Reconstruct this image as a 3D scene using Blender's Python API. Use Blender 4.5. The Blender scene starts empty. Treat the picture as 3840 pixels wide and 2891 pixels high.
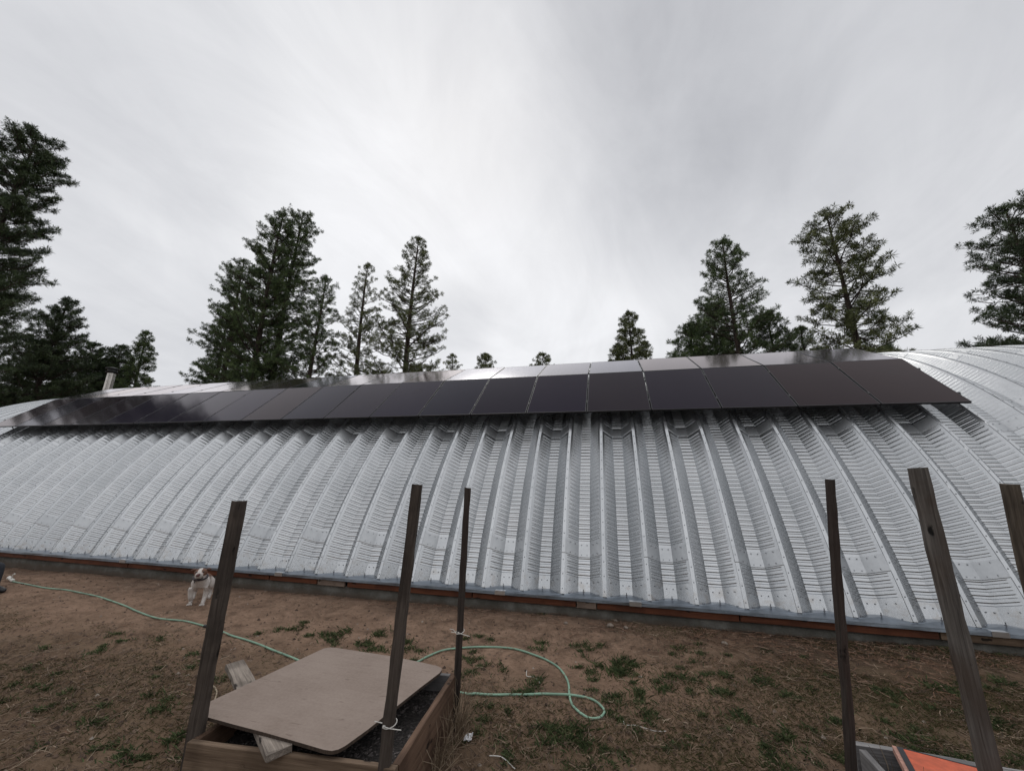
import bpy, bmesh, math, random
import numpy as np
from mathutils import Vector, Matrix
rnd = random.Random(7)
sc = bpy.context.scene
col = sc.collection
PI = math.pi

# ------------------------------------------------------------------ camera
YAW, PITCH, ROLL = math.radians(-14.45), math.radians(14.535), math.radians(0.931)
CAM_H = 1.82
F_PX = 1474.0                       # focal length in pixels of the 3840 wide photograph
cy, sy, cp, sp, cr, sr = (math.cos(YAW), math.sin(YAW), math.cos(PITCH), math.sin(PITCH), math.cos(ROLL), math.sin(ROLL))
fw = Vector((sy * cp, cy * cp, sp)); rt0 = Vector((cy, -sy, 0)); up0 = rt0.cross(fw)
rt = cr * rt0 + sr * up0; up = cr * up0 - sr * rt0
cam = bpy.data.objects.new('camera', bpy.data.cameras.new('camera')); col.objects.link(cam)
m = Matrix.Identity(4)
for i in range(3):
    m[i][0] = rt[i]; m[i][1] = up[i]; m[i][2] = -fw[i]
m[0][3], m[1][3], m[2][3] = 0, 0, CAM_H
cam.matrix_world = m
cam.data.sensor_width = 36; cam.data.lens = F_PX / 3840 * 36
cam.data.clip_start = 0.05; cam.data.clip_end = 5000
sc.camera = cam

def ray(x, y):                      # x, y in a 2212 px wide copy of the photograph
    return rt * ((x * 1.736 - 1920) / F_PX) + up * ((1445.5 - y * 1.736) / F_PX) + fw
def atz(x, y, z=0.0):
    r = ray(x, y); t = (z - CAM_H) / r.z
    return Vector((r.x * t, r.y * t, z))
def aty(x, y, Y):
    r = ray(x, y); t = Y / r.y
    return Vector((r.x * t, Y, CAM_H + r.z * t))

# ------------------------------------------------------------------ world, sun, exposure
SUN_EL, SUN_AZ = math.radians(48), math.radians(-25)     # azimuth measured from +y towards +x
w = bpy.data.worlds.new('World'); sc.world = w; w.use_nodes = True
nt = w.node_tree; N = nt.nodes; L = nt.links; N.clear()
def nd(tree, t, **kw):
    n = tree.nodes.new(t)
    for k, v in kw.items():
        if k.startswith('i_'):
            key = k[2:]; key = int(key) if key.isdigit() else key.replace('_', ' ')
            n.inputs[key].default_value = v
        else: setattr(n, k, v)
    return n
bg = nd(nt, 'ShaderNodeBackground', i_Strength=0.1); wo = nd(nt, 'ShaderNodeOutputWorld')
sky = nd(nt, 'ShaderNodeTexSky', sky_type='NISHITA', sun_disc=False, sun_elevation=SUN_EL, sun_rotation=SUN_AZ)
tc = nd(nt, 'ShaderNodeTexCoord'); sep = nd(nt, 'ShaderNodeSeparateXYZ')
L.new(tc.outputs['Generated'], sep.inputs[0])
def mth(tree, op, a, b=None, c=None, clamp=False):
    n = tree.nodes.new('ShaderNodeMath'); n.operation = op; n.use_clamp = clamp
    for i, v in enumerate((a, b, c)):
        if v is None: continue
        if isinstance(v, (int, float)): n.inputs[i].default_value = v
        else: tree.links.new(v, n.inputs[i])
    return n.outputs[0]
zc = mth(nt, 'MAXIMUM', sep.outputs[2], 0.0); zz = mth(nt, 'ADD', zc, 0.34)
px = mth(nt, 'DIVIDE', sep.outputs[0], zz); py = mth(nt, 'DIVIDE', sep.outputs[1], zz)
# the cloud layer drifts along +y, a little to the right
a = math.radians(8)
qx = mth(nt, 'SUBTRACT', mth(nt, 'MULTIPLY', px, math.cos(a)), mth(nt, 'MULTIPLY', py, math.sin(a)))
qy = mth(nt, 'ADD', mth(nt, 'MULTIPLY', px, math.sin(a)), mth(nt, 'MULTIPLY', py, math.cos(a)))
def comb(x, y, z=0.0):
    n = nt.nodes.new('ShaderNodeCombineXYZ')
    for i, v in enumerate((x, y, z)):
        if isinstance(v, (int, float)): n.inputs[i].default_value = v
        else: L.new(v, n.inputs[i])
    return n.outputs[0]
def noise(vec, scale, detail, rough=0.5, dist=0.0):
    n = nd(nt, 'ShaderNodeTexNoise', i_Scale=scale, i_Detail=detail, i_Roughness=rough, i_Distortion=dist)
    L.new(vec, n.inputs['Vector']); return n.outputs['Fac']
n_big = noise(comb(qx, qy, 3.7), 0.75, 3, 0.5, 0.6)
n_str = noise(comb(mth(nt, 'MULTIPLY', qx, 2.0), mth(nt, 'MULTIPLY', qy, 0.95), 1.3), 1.5, 8, 0.6, 1.1)
def blob(d, cos_edge):               # one broad cloud bank, or added sky brightness, in direction d
    v = nt.nodes.new('ShaderNodeVectorMath'); v.operation = 'DOT_PRODUCT'
    nn = nt.nodes.new('ShaderNodeVectorMath'); nn.operation = 'NORMALIZE'
    L.new(tc.outputs['Generated'], nn.inputs[0]); L.new(nn.outputs[0], v.inputs[0]); v.inputs[1].default_value = d.normalized()
    mr = nd(nt, 'ShaderNodeMapRange', interpolation_type='SMOOTHSTEP', i_1=cos_edge, i_2=1.0, i_3=0.0, i_4=1.0)
    L.new(v.outputs['Value'], mr.inputs[0]); return mr.outputs[0]
dark1 = blob(ray(1330, 200), 0.90); dark2 = blob(ray(1700, 120), 0.86); lite = blob(ray(1050, 560), 0.84); lite2 = blob(ray(450, 330), 0.90)
back = blob(Vector((0.0, -0.8, 0.6)), 0.15); dark3 = blob(ray(60, 60), 0.93); dark4 = blob(ray(980, 690), 0.992); dark5 = blob(ray(330, 760), 0.975)  # back: unseen sky brightness added behind the camera to lift the steel
v = mth(nt, 'ADD', 0.855, mth(nt, 'MULTIPLY', mth(nt, 'SUBTRACT', n_big, 0.5), 0.26))
v = mth(nt, 'ADD', v, mth(nt, 'MULTIPLY', mth(nt, 'SUBTRACT', n_str, 0.5), 0.30))
n_mot = noise(comb(mth(nt, 'MULTIPLY', qx, 1.2), qy, 8.1), 2.6, 6, 0.6, 0.8)
v = mth(nt, 'ADD', v, mth(nt, 'MULTIPLY', mth(nt, 'SUBTRACT', n_mot, 0.5), 0.20))
for b_, k_ in ((dark1, -0.15), (dark2, -0.13), (lite, 0.13), (lite2, 0.07), (dark3, -0.10), (back, 0.22), (dark4, -0.12), (dark5, -0.09)):
    v = mth(nt, 'ADD', v, mth(nt, 'MULTIPLY', b_, k_))
v = mth(nt, 'MULTIPLY', v, 9.4)
tint = nd(nt, 'ShaderNodeMix', data_type='RGBA')
tint.inputs[6].default_value = (0.965, 0.98, 1.035, 1); tint.inputs[7].default_value = (0.985, 0.99, 1.012, 1)
mr = nd(nt, 'ShaderNodeMapRange', i_1=5.0, i_2=8.5); L.new(v, mr.inputs[0]); L.new(mr.outputs[0], tint.inputs[0])
vm = nt.nodes.new('ShaderNodeVectorMath'); vm.operation = 'SCALE'
L.new(tint.outputs[2], vm.inputs[0]); L.new(v, vm.inputs['Scale'])
mx = nd(nt, 'ShaderNodeMix', data_type='RGBA', i_0=0.95)
L.new(sky.outputs[0], mx.inputs[6]); L.new(vm.outputs[0], mx.inputs[7])
L.new(mx.outputs[2], bg.inputs[0]); L.new(bg.outputs[0], wo.inputs[0])

sun = bpy.data.objects.new('sun', bpy.data.lights.new('sun', 'SUN')); col.objects.link(sun)
sun.data.energy = 0.6; sun.data.angle = math.radians(25); sun.data.color = (1, 0.96, 0.9)
sd = Vector((math.sin(SUN_AZ) * math.cos(SUN_EL), math.cos(SUN_AZ) * math.cos(SUN_EL), math.sin(SUN_EL)))
sun.rotation_euler = sd.to_track_quat('Z', 'Y').to_euler()
vs = sc.view_settings
vs.view_transform = 'Standard'; vs.look = 'None'; vs.exposure = 0.0; vs.gamma = 1.0; vs.use_curve_mapping = False

# ------------------------------------------------------------------ material helpers
def new_mat(name):
    mt = bpy.data.materials.new(name); mt.use_nodes = True
    t = mt.node_tree; b = t.nodes['Principled BSDF']
    return mt, t, b
def tnoise(t, vec, scale, detail=4, rough=0.5, dist=0.0):
    n = nd(t, 'ShaderNodeTexNoise', i_Scale=scale, i_Detail=detail, i_Roughness=rough, i_Distortion=dist)
    if vec is not None: t.links.new(vec, n.inputs['Vector'])
    return n.outputs['Fac']
def ramp(t, fac, stops):
    r = t.nodes.new('ShaderNodeValToRGB'); e = r.color_ramp.elements
    while len(e) > 1: e.remove(e[-1])
    e[0].position = stops[0][0]; e[0].color = (*stops[0][1], 1)
    for p_, c_ in stops[1:]:
        x = e.new(p_); x.color = (*c_, 1)
    t.links.new(fac, r.inputs[0]); return r.outputs[0]
def bump(t, b, h, strength=0.4, dist=0.01):
    n = nd(t, 'ShaderNodeBump', i_Strength=strength, i_Distance=dist)
    t.links.new(h, n.inputs['Height']); t.links.new(n.outputs[0], b.inputs['Normal'])
def coords(t, out='Object', scale=None, rot=None):
    c = t.nodes.new('ShaderNodeTexCoord'); o = c.outputs[out]
    if scale or rot:
        mp = t.nodes.new('ShaderNodeMapping')
        if scale: mp.inputs['Scale'].default_value = scale
        if rot: mp.inputs['Rotation'].default_value = rot
        t.links.new(o, mp.inputs[0]); o = mp.outputs[0]
    return o
def mixc(t, fac, a_, b_, mode='MIX'):
    n = nd(t, 'ShaderNodeMix', data_type='RGBA', blend_type=mode)
    for i, v_ in ((0, fac), (6, a_), (7, b_)):
        if isinstance(v_, (int, float)): n.inputs[i].default_value = v_
        elif isinstance(v_, tuple): n.inputs[i].default_value = (*v_, 1)
        else: t.links.new(v_, n.inputs[i])
    return n.outputs[2]
def plain(name, c, rough=0.6, metal=0.0, nscale=20, var=0.25):
    mt, t, b = new_mat(name)
    f = tnoise(t, coords(t), nscale, 4, 0.6)
    t.links.new(ramp(t, f, [(0.3, tuple(x * (1 - var) for x in c)), (0.7, tuple(min(1, x * (1 + var)) for x in c))]), b.inputs['Base Color'])
    b.inputs['Roughness'].default_value = rough; b.inputs['Metallic'].default_value = metal
    return mt
def wood(name, c_dark, c_light, knot=True, gs=1.0, rough=0.85, stain=None):
    """weathered timber: grain runs along local z"""
    mt, t, b = new_mat(name)
    oi = t.nodes.new('ShaderNodeObjectInfo')
    co = t.nodes.new('ShaderNodeTexCoord').outputs['Object']
    off = nd(t, 'ShaderNodeVectorMath', operation='ADD')
    rr = t.nodes.new('ShaderNodeCombineXYZ')
    for i in range(3): t.links.new(mth(t, 'MULTIPLY', oi.outputs['Random'], 17.0 + i * 5), rr.inputs[i])
    t.links.new(co, off.inputs[0]); t.links.new(rr.outputs[0], off.inputs[1])
    def stretched(s):
        mp = t.nodes.new('ShaderNodeMapping'); mp.inputs['Scale'].default_value = s
        t.links.new(off.outputs[0], mp.inputs[0]); return mp.outputs[0]
    g1 = tnoise(t, stretched((55 * gs, 55 * gs, 2.2 * gs)), 1, 6, 0.65, 0.6)
    g2 = tnoise(t, stretched((160 * gs, 160 * gs, 5 * gs)), 1, 3, 0.6)
    g3 = tnoise(t, off.outputs[0], 3.0, 4, 0.55)
    gg = mth(t, 'ADD', mth(t, 'MULTIPLY', g1, 0.65), mth(t, 'MULTIPLY', g2, 0.35))
    c1 = ramp(t, gg, [(0.32, c_dark), (0.5, tuple((x + y) / 2 for x, y in zip(c_dark, c_light))), (0.68, c_light)])
    c2 = mixc(t, mth(t, 'MULTIPLY', ramp_f(t, g3, 0.42, 0.62), 0.5), c1, stain or tuple(x * 0.6 for x in c_dark))
    h = gg
    if knot:
        vo = nd(t, 'ShaderNodeTexVoronoi', i_Scale=1.0, feature='F1'); 
        wv = nd(t, 'ShaderNodeTexNoise', i_Scale=14.0, i_Detail=3.0); t.links.new(off.outputs[0], wv.inputs['Vector'])
        ad = nd(t, 'ShaderNodeVectorMath', operation='MULTIPLY_ADD'); t.links.new(wv.outputs['Color'], ad.inputs[0]); ad.inputs[1].default_value = (0.5, 0.5, 0.5); t.links.new(stretched((9, 9, 3.2)), ad.inputs[2])
        t.links.new(ad.outputs[0], vo.inputs['Vector'])
        k = ramp_f(t, vo.outputs['Distance'], 0.19, 0.09)
        c2 = mixc(t, k, c2, tuple(x * 0.22 for x in c_dark))
        h = mth(t, 'SUBTRACT', gg, mth(t, 'MULTIPLY', k, 0.8))
    t.links.new(c2, b.inputs['Base Color']); b.inputs['Roughness'].default_value = rough
    b.inputs['Specular IOR Level'].default_value = 0.25
    bump(t, b, h, 0.7, 0.006)
    return mt
def ramp_f(t, f, a_, b_):
    n = nd(t, 'ShaderNodeMapRange', interpolation_type='SMOOTHSTEP', i_1=a_, i_2=b_, i_3=0.0, i_4=1.0)
    if a_ > b_: n.inputs[1].default_value = b_; n.inputs[2].default_value = a_; n.inputs[3].default_value = 1.0; n.inputs[4].default_value = 0.0
    t.links.new(f, n.inputs[0]); return n.outputs[0]

def metal_mat():
    mt, t, b = new_mat('galvanised_steel')
    co = coords(t)
    oi = t.nodes.new('ShaderNodeObjectInfo')
    vo = nd(t, 'ShaderNodeTexVoronoi', i_Scale=70.0); t.links.new(co, vo.inputs['Vector'])
    bw = t.nodes.new('ShaderNodeRGBToBW'); t.links.new(vo.outputs['Color'], bw.inputs[0])
    n1 = tnoise(t, co, 2.3, 5, 0.6, 0.4); n2 = tnoise(t, coords(t, 'Object', (3, 26, 26)), 1.0, 3)
    f = mth(t, 'ADD', mth(t, 'MULTIPLY', bw.outputs[0], 0.10), mth(t, 'ADD', mth(t, 'MULTIPLY', n1, 0.5), mth(t, 'MULTIPLY', n2, 0.25)))
    f = mth(t, 'ADD', f, mth(t, 'MULTIPLY', mth(t, 'SUBTRACT', oi.outputs['Random'], 0.5), 0.22))
    t.links.new(ramp(t, f, [(0.3, (0.44, 0.455, 0.470)), (0.7, (0.575, 0.587, 0.598))]), b.inputs['Base Color'])
    src = b.inputs['Base Color'].links[0].from_socket
    off = nd(t, 'ShaderNodeVectorMath', operation='ADD'); rr_ = t.nodes.new('ShaderNodeCombineXYZ')
    for i in range(3): t.links.new(mth(t, 'MULTIPLY', oi.outputs['Random'], 23.0 + i * 7), rr_.inputs[i])
    t.links.new(co, off.inputs[0]); t.links.new(rr_.outputs[0], off.inputs[1])
    mp = t.nodes.new('ShaderNodeMapping'); mp.inputs['Scale'].default_value = (22, 1.2, 1.2); t.links.new(off.outputs[0], mp.inputs[0])
    runs = mth(t, 'MULTIPLY', ramp_f(t, tnoise(t, mp.outputs[0], 1.0, 5, 0.6), 0.56, 0.72), 0.14)
    s3 = t.nodes.new('ShaderNodeSeparateXYZ'); t.links.new(co, s3.inputs[0])
    low = mth(t, 'MULTIPLY', ramp_f(t, s3.outputs[2], 0.75, 0.33), ramp_f(t, tnoise(t, off.outputs[0], 9.0, 5, 0.6), 0.50, 0.66))
    c_ = mixc(t, runs, src, (0.36, 0.36, 0.36)); c_ = mixc(t, mth(t, 'MULTIPLY', low, 0.35), c_, (0.30, 0.25, 0.20))
    t.links.new(c_, b.inputs['Base Color'])
    b.inputs['Metallic'].default_value = 0.96
    rg = nd(t, 'ShaderNodeMapRange', i_1=0.3, i_2=0.7, i_3=0.28, i_4=0.22); t.links.new(f, rg.inputs[0]); t.links.new(rg.outputs[0], b.inputs['Roughness'])
    bump(t, b, mth(t, 'ADD', n1, mth(t, 'MULTIPLY', n2, 0.10)), 0.12, 0.02)
    return mt
M_metal = metal_mat()
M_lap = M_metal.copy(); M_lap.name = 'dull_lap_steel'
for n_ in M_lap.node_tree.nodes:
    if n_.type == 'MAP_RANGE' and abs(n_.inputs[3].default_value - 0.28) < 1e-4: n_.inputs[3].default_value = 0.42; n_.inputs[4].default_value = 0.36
M_bolt = plain('bolt_steel', (0.30, 0.31, 0.33), 0.45, 0.9, 30)
M_flash = plain('flashing_steel', (0.25, 0.285, 0.33), 0.3, 0.9, 6, 0.25)
M_shiny = plain('bright_flashing', (0.75, 0.78, 0.82), 0.3, 1.0, 6, 0.1)
M_redwood = wood('red_sill_timber', (0.066, 0.022, 0.012), (0.165, 0.058, 0.028), True, 0.6, 0.7)
M_greyboard = wood('bare_sill_timber', (0.13, 0.095, 0.075), (0.26, 0.20, 0.16), True, 0.6)
M_post = wood('weathered_post_timber', (0.030, 0.023, 0.019), (0.115, 0.093, 0.078))
M_post2 = wood('dark_post_timber', (0.018, 0.014, 0.012), (0.070, 0.055, 0.047), stain=(0.04, 0.028, 0.024))
M_post3 = wood('grey_post_timber', (0.036, 0.032, 0.029), (0.165, 0.148, 0.134), stain=(0.05, 0.028, 0.016))
M_post4 = wood('brown_post_timber', (0.036, 0.028, 0.021), (0.125, 0.100, 0.076))
M_board = wood('planter_timber', (0.085, 0.055, 0.036), (0.23, 0.165, 0.115), True, 0.7)
M_board2 = wood('planter_side_timber', (0.075, 0.043, 0.028), (0.20, 0.125, 0.085), True, 0.7)
M_lumber = wood('grey_lumber', (0.11, 0.09, 0.075), (0.36, 0.31, 0.265), True, 1.0)
M_greyedge = wood('grey_back_timber', (0.12, 0.115, 0.115), (0.30, 0.29, 0.29), False, 0.8)

def concrete():
    mt, t, b = new_mat('foundation_concrete'); co = coords(t)
    n = tnoise(t, co, 3.5, 8, 0.65); n2 = tnoise(t, co, 45, 4)
    t.links.new(ramp(t, n, [(0.3, (0.05, 0.048, 0.042)), (0.52, (0.10, 0.097, 0.085)), (0.72, (0.18, 0.175, 0.16))]), b.inputs['Base Color'])
    s3 = t.nodes.new('ShaderNodeSeparateXYZ'); t.links.new(co, s3.inputs[0])
    spl = ramp_f(t, mth(t, 'ADD', s3.outputs[2], mth(t, 'MULTIPLY', n, 0.16)), 0.19, 0.10)
    src = b.inputs['Base Color'].links[0].from_socket
    t.links.new(mixc(t, mth(t, 'MULTIPLY', spl, 0.75), src, (0.085, 0.060, 0.043)), b.inputs['Base Color'])
    b.inputs['Roughness'].default_value = 0.95; bump(t, b, n2, 0.6, 0.01); return mt
M_conc = concrete()

# ------------------------------------------------------------------ mesh helpers
def mesh_np(name, verts, faces_flat, loop_tot, mats, mat_idx=None, smooth=False):
    me = bpy.data.meshes.new(name)
    v_ = np.asarray(verts, dtype=np.float32); fl = np.asarray(faces_flat, dtype=np.int32); lt = np.asarray(loop_tot, dtype=np.int32)
    me.vertices.add(len(v_)); me.vertices.foreach_set('co', v_.ravel())
    me.loops.add(len(fl)); me.loops.foreach_set('vertex_index', fl)
    me.polygons.add(len(lt)); st = np.zeros(len(lt), np.int32); st[1:] = np.cumsum(lt)[:-1]
    me.polygons.foreach_set('loop_start', st); me.polygons.foreach_set('loop_total', lt)
    for m_ in mats: me.materials.append(m_)
    if mat_idx is not None: me.polygons.foreach_set('material_index', np.asarray(mat_idx, np.int32))
    me.polygons.foreach_set('use_smooth', np.full(len(lt), smooth))
    me.update(calc_edges=True); me.validate()
    return me
def link(name, me, parent=None, loc=(0, 0, 0)):
    o = bpy.data.objects.new(name, me); col.objects.link(o); o.location = loc
    if parent is not None: o.parent = parent
    return o
def tag(o, label=None, cat=None, group=None, kind=None):
    if label: o['label'] = label
    if cat: o['category'] = cat
    if group: o['group'] = group
    if kind: o['kind'] = kind
    return o
def empty(name, loc, label, cat, group=None):
    o = bpy.data.objects.new(name, None); col.objects.link(o); o.location = loc; o.empty_display_size = 0.2
    return tag(o, label, cat, group)
class MB:
    def __init__(s): s.v = []; s.f = []; s.mi = []
    def quad(s, *ids, mi=0): s.f.append(ids); s.mi.append(mi)
    def box(s, lo, hi, mi=0):
        b0 = len(s.v)
        for z in (lo[2], hi[2]):
            s.v += [(lo[0], lo[1], z), (hi[0], lo[1], z), (hi[0], hi[1], z), (lo[0], hi[1], z)]
        for q in ((3, 2, 1, 0), (4, 5, 6, 7), (0, 1, 5, 4), (1, 2, 6, 5), (2, 3, 7, 6), (3, 0, 4, 7)):
            s.f.append(tuple(b0 + i for i in q)); s.mi.append(mi)
    def tube(s, pts, rad, n=8, cap=True, mi=0, squash=1.0):
        pts = [Vector(p) for p in pts]; b0 = len(s.v)
        rads = rad if isinstance(rad, (list, tuple)) else [rad] * len(pts)
        prev = None
        for i, p in enumerate(pts):
            d = (pts[min(i + 1, len(pts) - 1)] - pts[max(i - 1, 0)])
            if d.length < 1e-9: d = Vector((0, 0, 1))
            d.normalize()
            if prev is None:
                u = d.orthogonal().normalized()
            else:
                u = (prev - d * prev.dot(d)); u = u.normalized() if u.length > 1e-6 else d.orthogonal().normalized()
            prev = u; w_ = d.cross(u)
            for k in range(n):
                an = 2 * PI * k / n
                s.v.append(tuple(p + (u * math.cos(an) + w_ * math.sin(an) * squash) * rads[i]))
        for i in range(len(pts) - 1):
            for k in range(n):
                a0 = b0 + i * n + k; a1 = b0 + i * n + (k + 1) % n
                s.f.append((a0, a1, a1 + n, a0 + n)); s.mi.append(mi)
        if cap:
            s.f.append(tuple(b0 + k for k in reversed(range(n)))); s.mi.append(mi)
            s.f.append(tuple(b0 + (len(pts) - 1) * n + k for k in range(n))); s.mi.append(mi)
    def prism(s, poly, z0, z1, mi=0):
        b0 = len(s.v); n = len(poly)
        s.v += [(x, y, z0) for x, y in poly] + [(x, y, z1) for x, y in poly]
        s.f.append(tuple(b0 + i for i in reversed(range(n)))); s.mi.append(mi)
        s.f.append(tuple(b0 + n + i for i in range(n))); s.mi.append(mi)
        for i in range(n):
            j = (i + 1) % n; s.f.append((b0 + i, b0 + j, b0 + n + j, b0 + n + i)); s.mi.append(mi)
    def mesh(s, name, mats, smooth=False):
        me = bpy.data.meshes.new(name); me.from_pydata([tuple(x) for x in s.v], [], s.f)
        for m_ in (mats if isinstance(mats, (list, tuple)) else [mats]): me.materials.append(m_)
        me.polygons.foreach_set('material_index', s.mi); me.polygons.foreach_set('use_smooth', [smooth] * len(s.f)); me.update()
        return me
    def build(s, name, mats, parent=None, loc=(0, 0, 0), smooth=False): return link(name, s.mesh(name, mats, smooth), parent, loc)

def timber_mesh(name, sx, sy_, length, mat, seed=0, bev=0.004, chip=0.0025, seg=14):
    """a sawn timber along local +z, edges eased and slightly irregular"""
    r = random.Random(seed); bm = bmesh.new()
    rings = []
    hx, hy = sx / 2, sy_ / 2
    prof = [(-hx + bev, -hy), (hx - bev, -hy), (hx, -hy + bev), (hx, hy - bev), (hx - bev, hy), (-hx + bev, hy), (-hx, hy - bev), (-hx, -hy + bev)]
    ph = [r.random() * 6 for _ in range(4)]
    for i in range(seg + 1):
        z = length * i / seg
        bx = 0.004 * math.sin(z * 2.1 + ph[0]) * min(1, z); by = 0.004 * math.sin(z * 1.7 + ph[1]) * min(1, z)
        rings.append([bm.verts.new((x + bx + r.uniform(-chip, chip), y + by + r.uniform(-chip, chip), z + (r.uniform(-chip, chip) * 2 if i in (0, seg) else 0))) for x, y in prof])
    for i in range(seg):
        for k in range(8):
            bm.faces.new((rings[i][k], rings[i][(k + 1) % 8], rings[i + 1][(k + 1) % 8], rings[i + 1][k]))
    bm.faces.new(list(reversed(rings[0]))); bm.faces.new(rings[-1])
    me = bpy.data.meshes.new(name); bm.to_mesh(me); bm.free(); me.materials.append(mat); me.update()
    return me
def timber(name, p0, p1, sx, sy_, mat, seed=0, twist=0.0, parent=None, side=None, **kw):
    p0 = Vector(p0); p1 = Vector(p1); d = p1 - p0
    me = timber_mesh(name, sx, sy_, d.length, mat, seed, **kw)
    z = d.normalized(); s_ = Vector(side) if side else Vector((math.cos(twist), math.sin(twist), 0))
    x = (s_ - z * s_.dot(z)).normalized(); y = z.cross(x)
    M_ = Matrix.Identity(4)
    for i in range(3): M_[i][0] = x[i]; M_[i][1] = y[i]; M_[i][2] = z[i]; M_[i][3] = p0[i]
    o = link(name, me)
    if parent is not None:
        o.parent = parent; o.matrix_local = Matrix.Translation(-Vector(parent.location)) @ M_
    else: o.matrix_world = M_
    return o

# value noise for terrain and scatter
_rs = np.random.RandomState(3); _tab = _rs.rand(256, 256)
def vnoise(x, y):
    xi = np.floor(x).astype(int); yi = np.floor(y).astype(int); fx = x - xi; fy = y - yi
    fx = fx * fx * (3 - 2 * fx); fy = fy * fy * (3 - 2 * fy)
    g = lambda i, j: _tab[(xi + i) % 256, (yi + j) % 256]
    return (g(0, 0) * (1 - fx) + g(1, 0) * fx) * (1 - fy) + (g(0, 1) * (1 - fx) + g(1, 1) * fx) * fy
def fbm(x, y, o=4):
    s = 0; a_ = 1; t_ = 0
    for i in range(o):
        s = s + a_ * vnoise(x * 2 ** i + 13.7 * i, y * 2 ** i + 7.1 * i); t_ += a_; a_ *= 0.5
    return s / t_

# ------------------------------------------------------------------ ground
WALL_Y = 6.33
def ground_base(x, y):
    k = np.clip((y - 4.7) / 1.6, 0, 1); k = k * k * (3 - 2 * k)
    return (0.045 + 0.0065 * np.clip(x, -13, 6)) * k
def ground_h(x, y):
    x = np.asarray(x, float); y = np.asarray(y, float)
    near = np.clip(1 - (np.maximum(np.maximum(-17 - x, x - 9), 0)) / 2, 0, 1) * (y < 7)
    rough = 0.4 + 0.9 * np.clip((4.7 - y) / 1.6, 0, 1)
    h = (fbm(x * 1.1 + 40, y * 1.1 + 40, 2) - 0.5) * 0.05 + rough * ((fbm(x * 7 + 5, y * 7, 3) - 0.5) * 0.055 + (fbm(x * 20, y * 20 + 9, 2) - 0.5) * 0.028)
    return ground_base(x, y) + h * near
def build_ground():
    def axis(lo, hi, step, far_lo, far_hi):
        a_ = list(np.arange(lo, hi + 1e-6, step)); g = step; x = a_[-1]; o = []
        while x < far_hi: g *= 1.35; x += g; o.append(x)
        g = step; x = a_[0]; p_ = []
        while x > far_lo: g *= 1.35; x -= g; p_.append(x)
        return np.array(p_[::-1] + a_ + o)
    X = axis(-14, 6.5, 0.035, -1500, 1500); Y = axis(1.3, 6.4, 0.035, -1500, 1500)
    gx, gy = np.meshgrid(X, Y); z = ground_h(gx, gy)
    V = np.stack([gx, gy, z], -1).reshape(-1, 3); nx = len(X); ny = len(Y)
    i, j = np.meshgrid(np.arange(nx - 1), np.arange(ny - 1)); a_ = (j * nx + i).ravel()
    F = np.stack([a_, a_ + 1, a_ + 1 + nx, a_ + nx], -1)
    mt, t, b = new_mat('dry_dirt')
    co = coords(t)
    big = tnoise(t, co, 0.55, 4, 0.6, 0.5); mid = tnoise(t, co, 3.2, 6, 0.65, 0.8); fine = tnoise(t, co, 26, 6, 0.7); spk = tnoise(t, co, 90, 3, 0.6)
    c = ramp(t, mid, [(0.30, (0.110, 0.070, 0.049)), (0.46, (0.200, 0.130, 0.090)), (0.70, (0.290, 0.192, 0.136))])
    c = mixc(t, mth(t, 'MULTIPLY', ramp_f(t, fine, 0.50, 0.30), 0.75), c, (0.060, 0.040, 0.030))
    c = mixc(t, mth(t, 'MULTIPLY', ramp_f(t, spk, 0.62, 0.75), 0.35), c, (0.28, 0.21, 0.16))
    # the worn ground near the camera is darker, full of roots and dead grass
    sp_ = t.nodes.new('ShaderNodeSeparateXYZ'); t.links.new(co, sp_.inputs[0])
    yy = mth(t, 'ADD', sp_.outputs[1], mth(t, 'MULTIPLY', mth(t, 'SUBTRACT', big, 0.5), 2.5))
    xx = mth(t, 'ADD', sp_.outputs[0], mth(t, 'MULTIPLY', mth(t, 'SUBTRACT', big, 0.5), 3.0))
    turf = mth(t, 'MAXIMUM', mth(t, 'MULTIPLY', ramp_f(t, yy, 4.9, 3.2), 0.65), mth(t, 'MULTIPLY', ramp_f(t, xx, -0.3, 2.6), 0.85))
    turf = mth(t, 'MULTIPLY', turf, ramp_f(t, mid, 0.25, 0.55))
    c = mixc(t, turf, c, mixc(t, fine, (0.042, 0.031, 0.019), (0.125, 0.088, 0.052)))
    # dark strip with leaf litter along the foundation
    lit = mth(t, 'MULTIPLY', ramp_f(t, yy, 5.75, 6.4), ramp_f(t, fine, 0.35, 0.6))
    c = mixc(t, mth(t, 'MULTIPLY', lit, 0.6), c, (0.055, 0.040, 0.032))
    t.links.new(c, b.inputs['Base Color']); b.inputs['Roughness'].default_value = 0.97; b.inputs['Specular IOR Level'].default_value = 0.15
    h = mth(t, 'ADD', mth(t, 'MULTIPLY', fine, 0.7), mth(t, 'MULTIPLY', spk, 0.3)); bump(t, b, h, 0.9, 0.02)
    o = link('ground', mesh_np('ground', V, F.ravel(), np.full(len(F), 4), [mt], smooth=True))
    tag(o, kind='structure')
build_ground()

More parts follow.
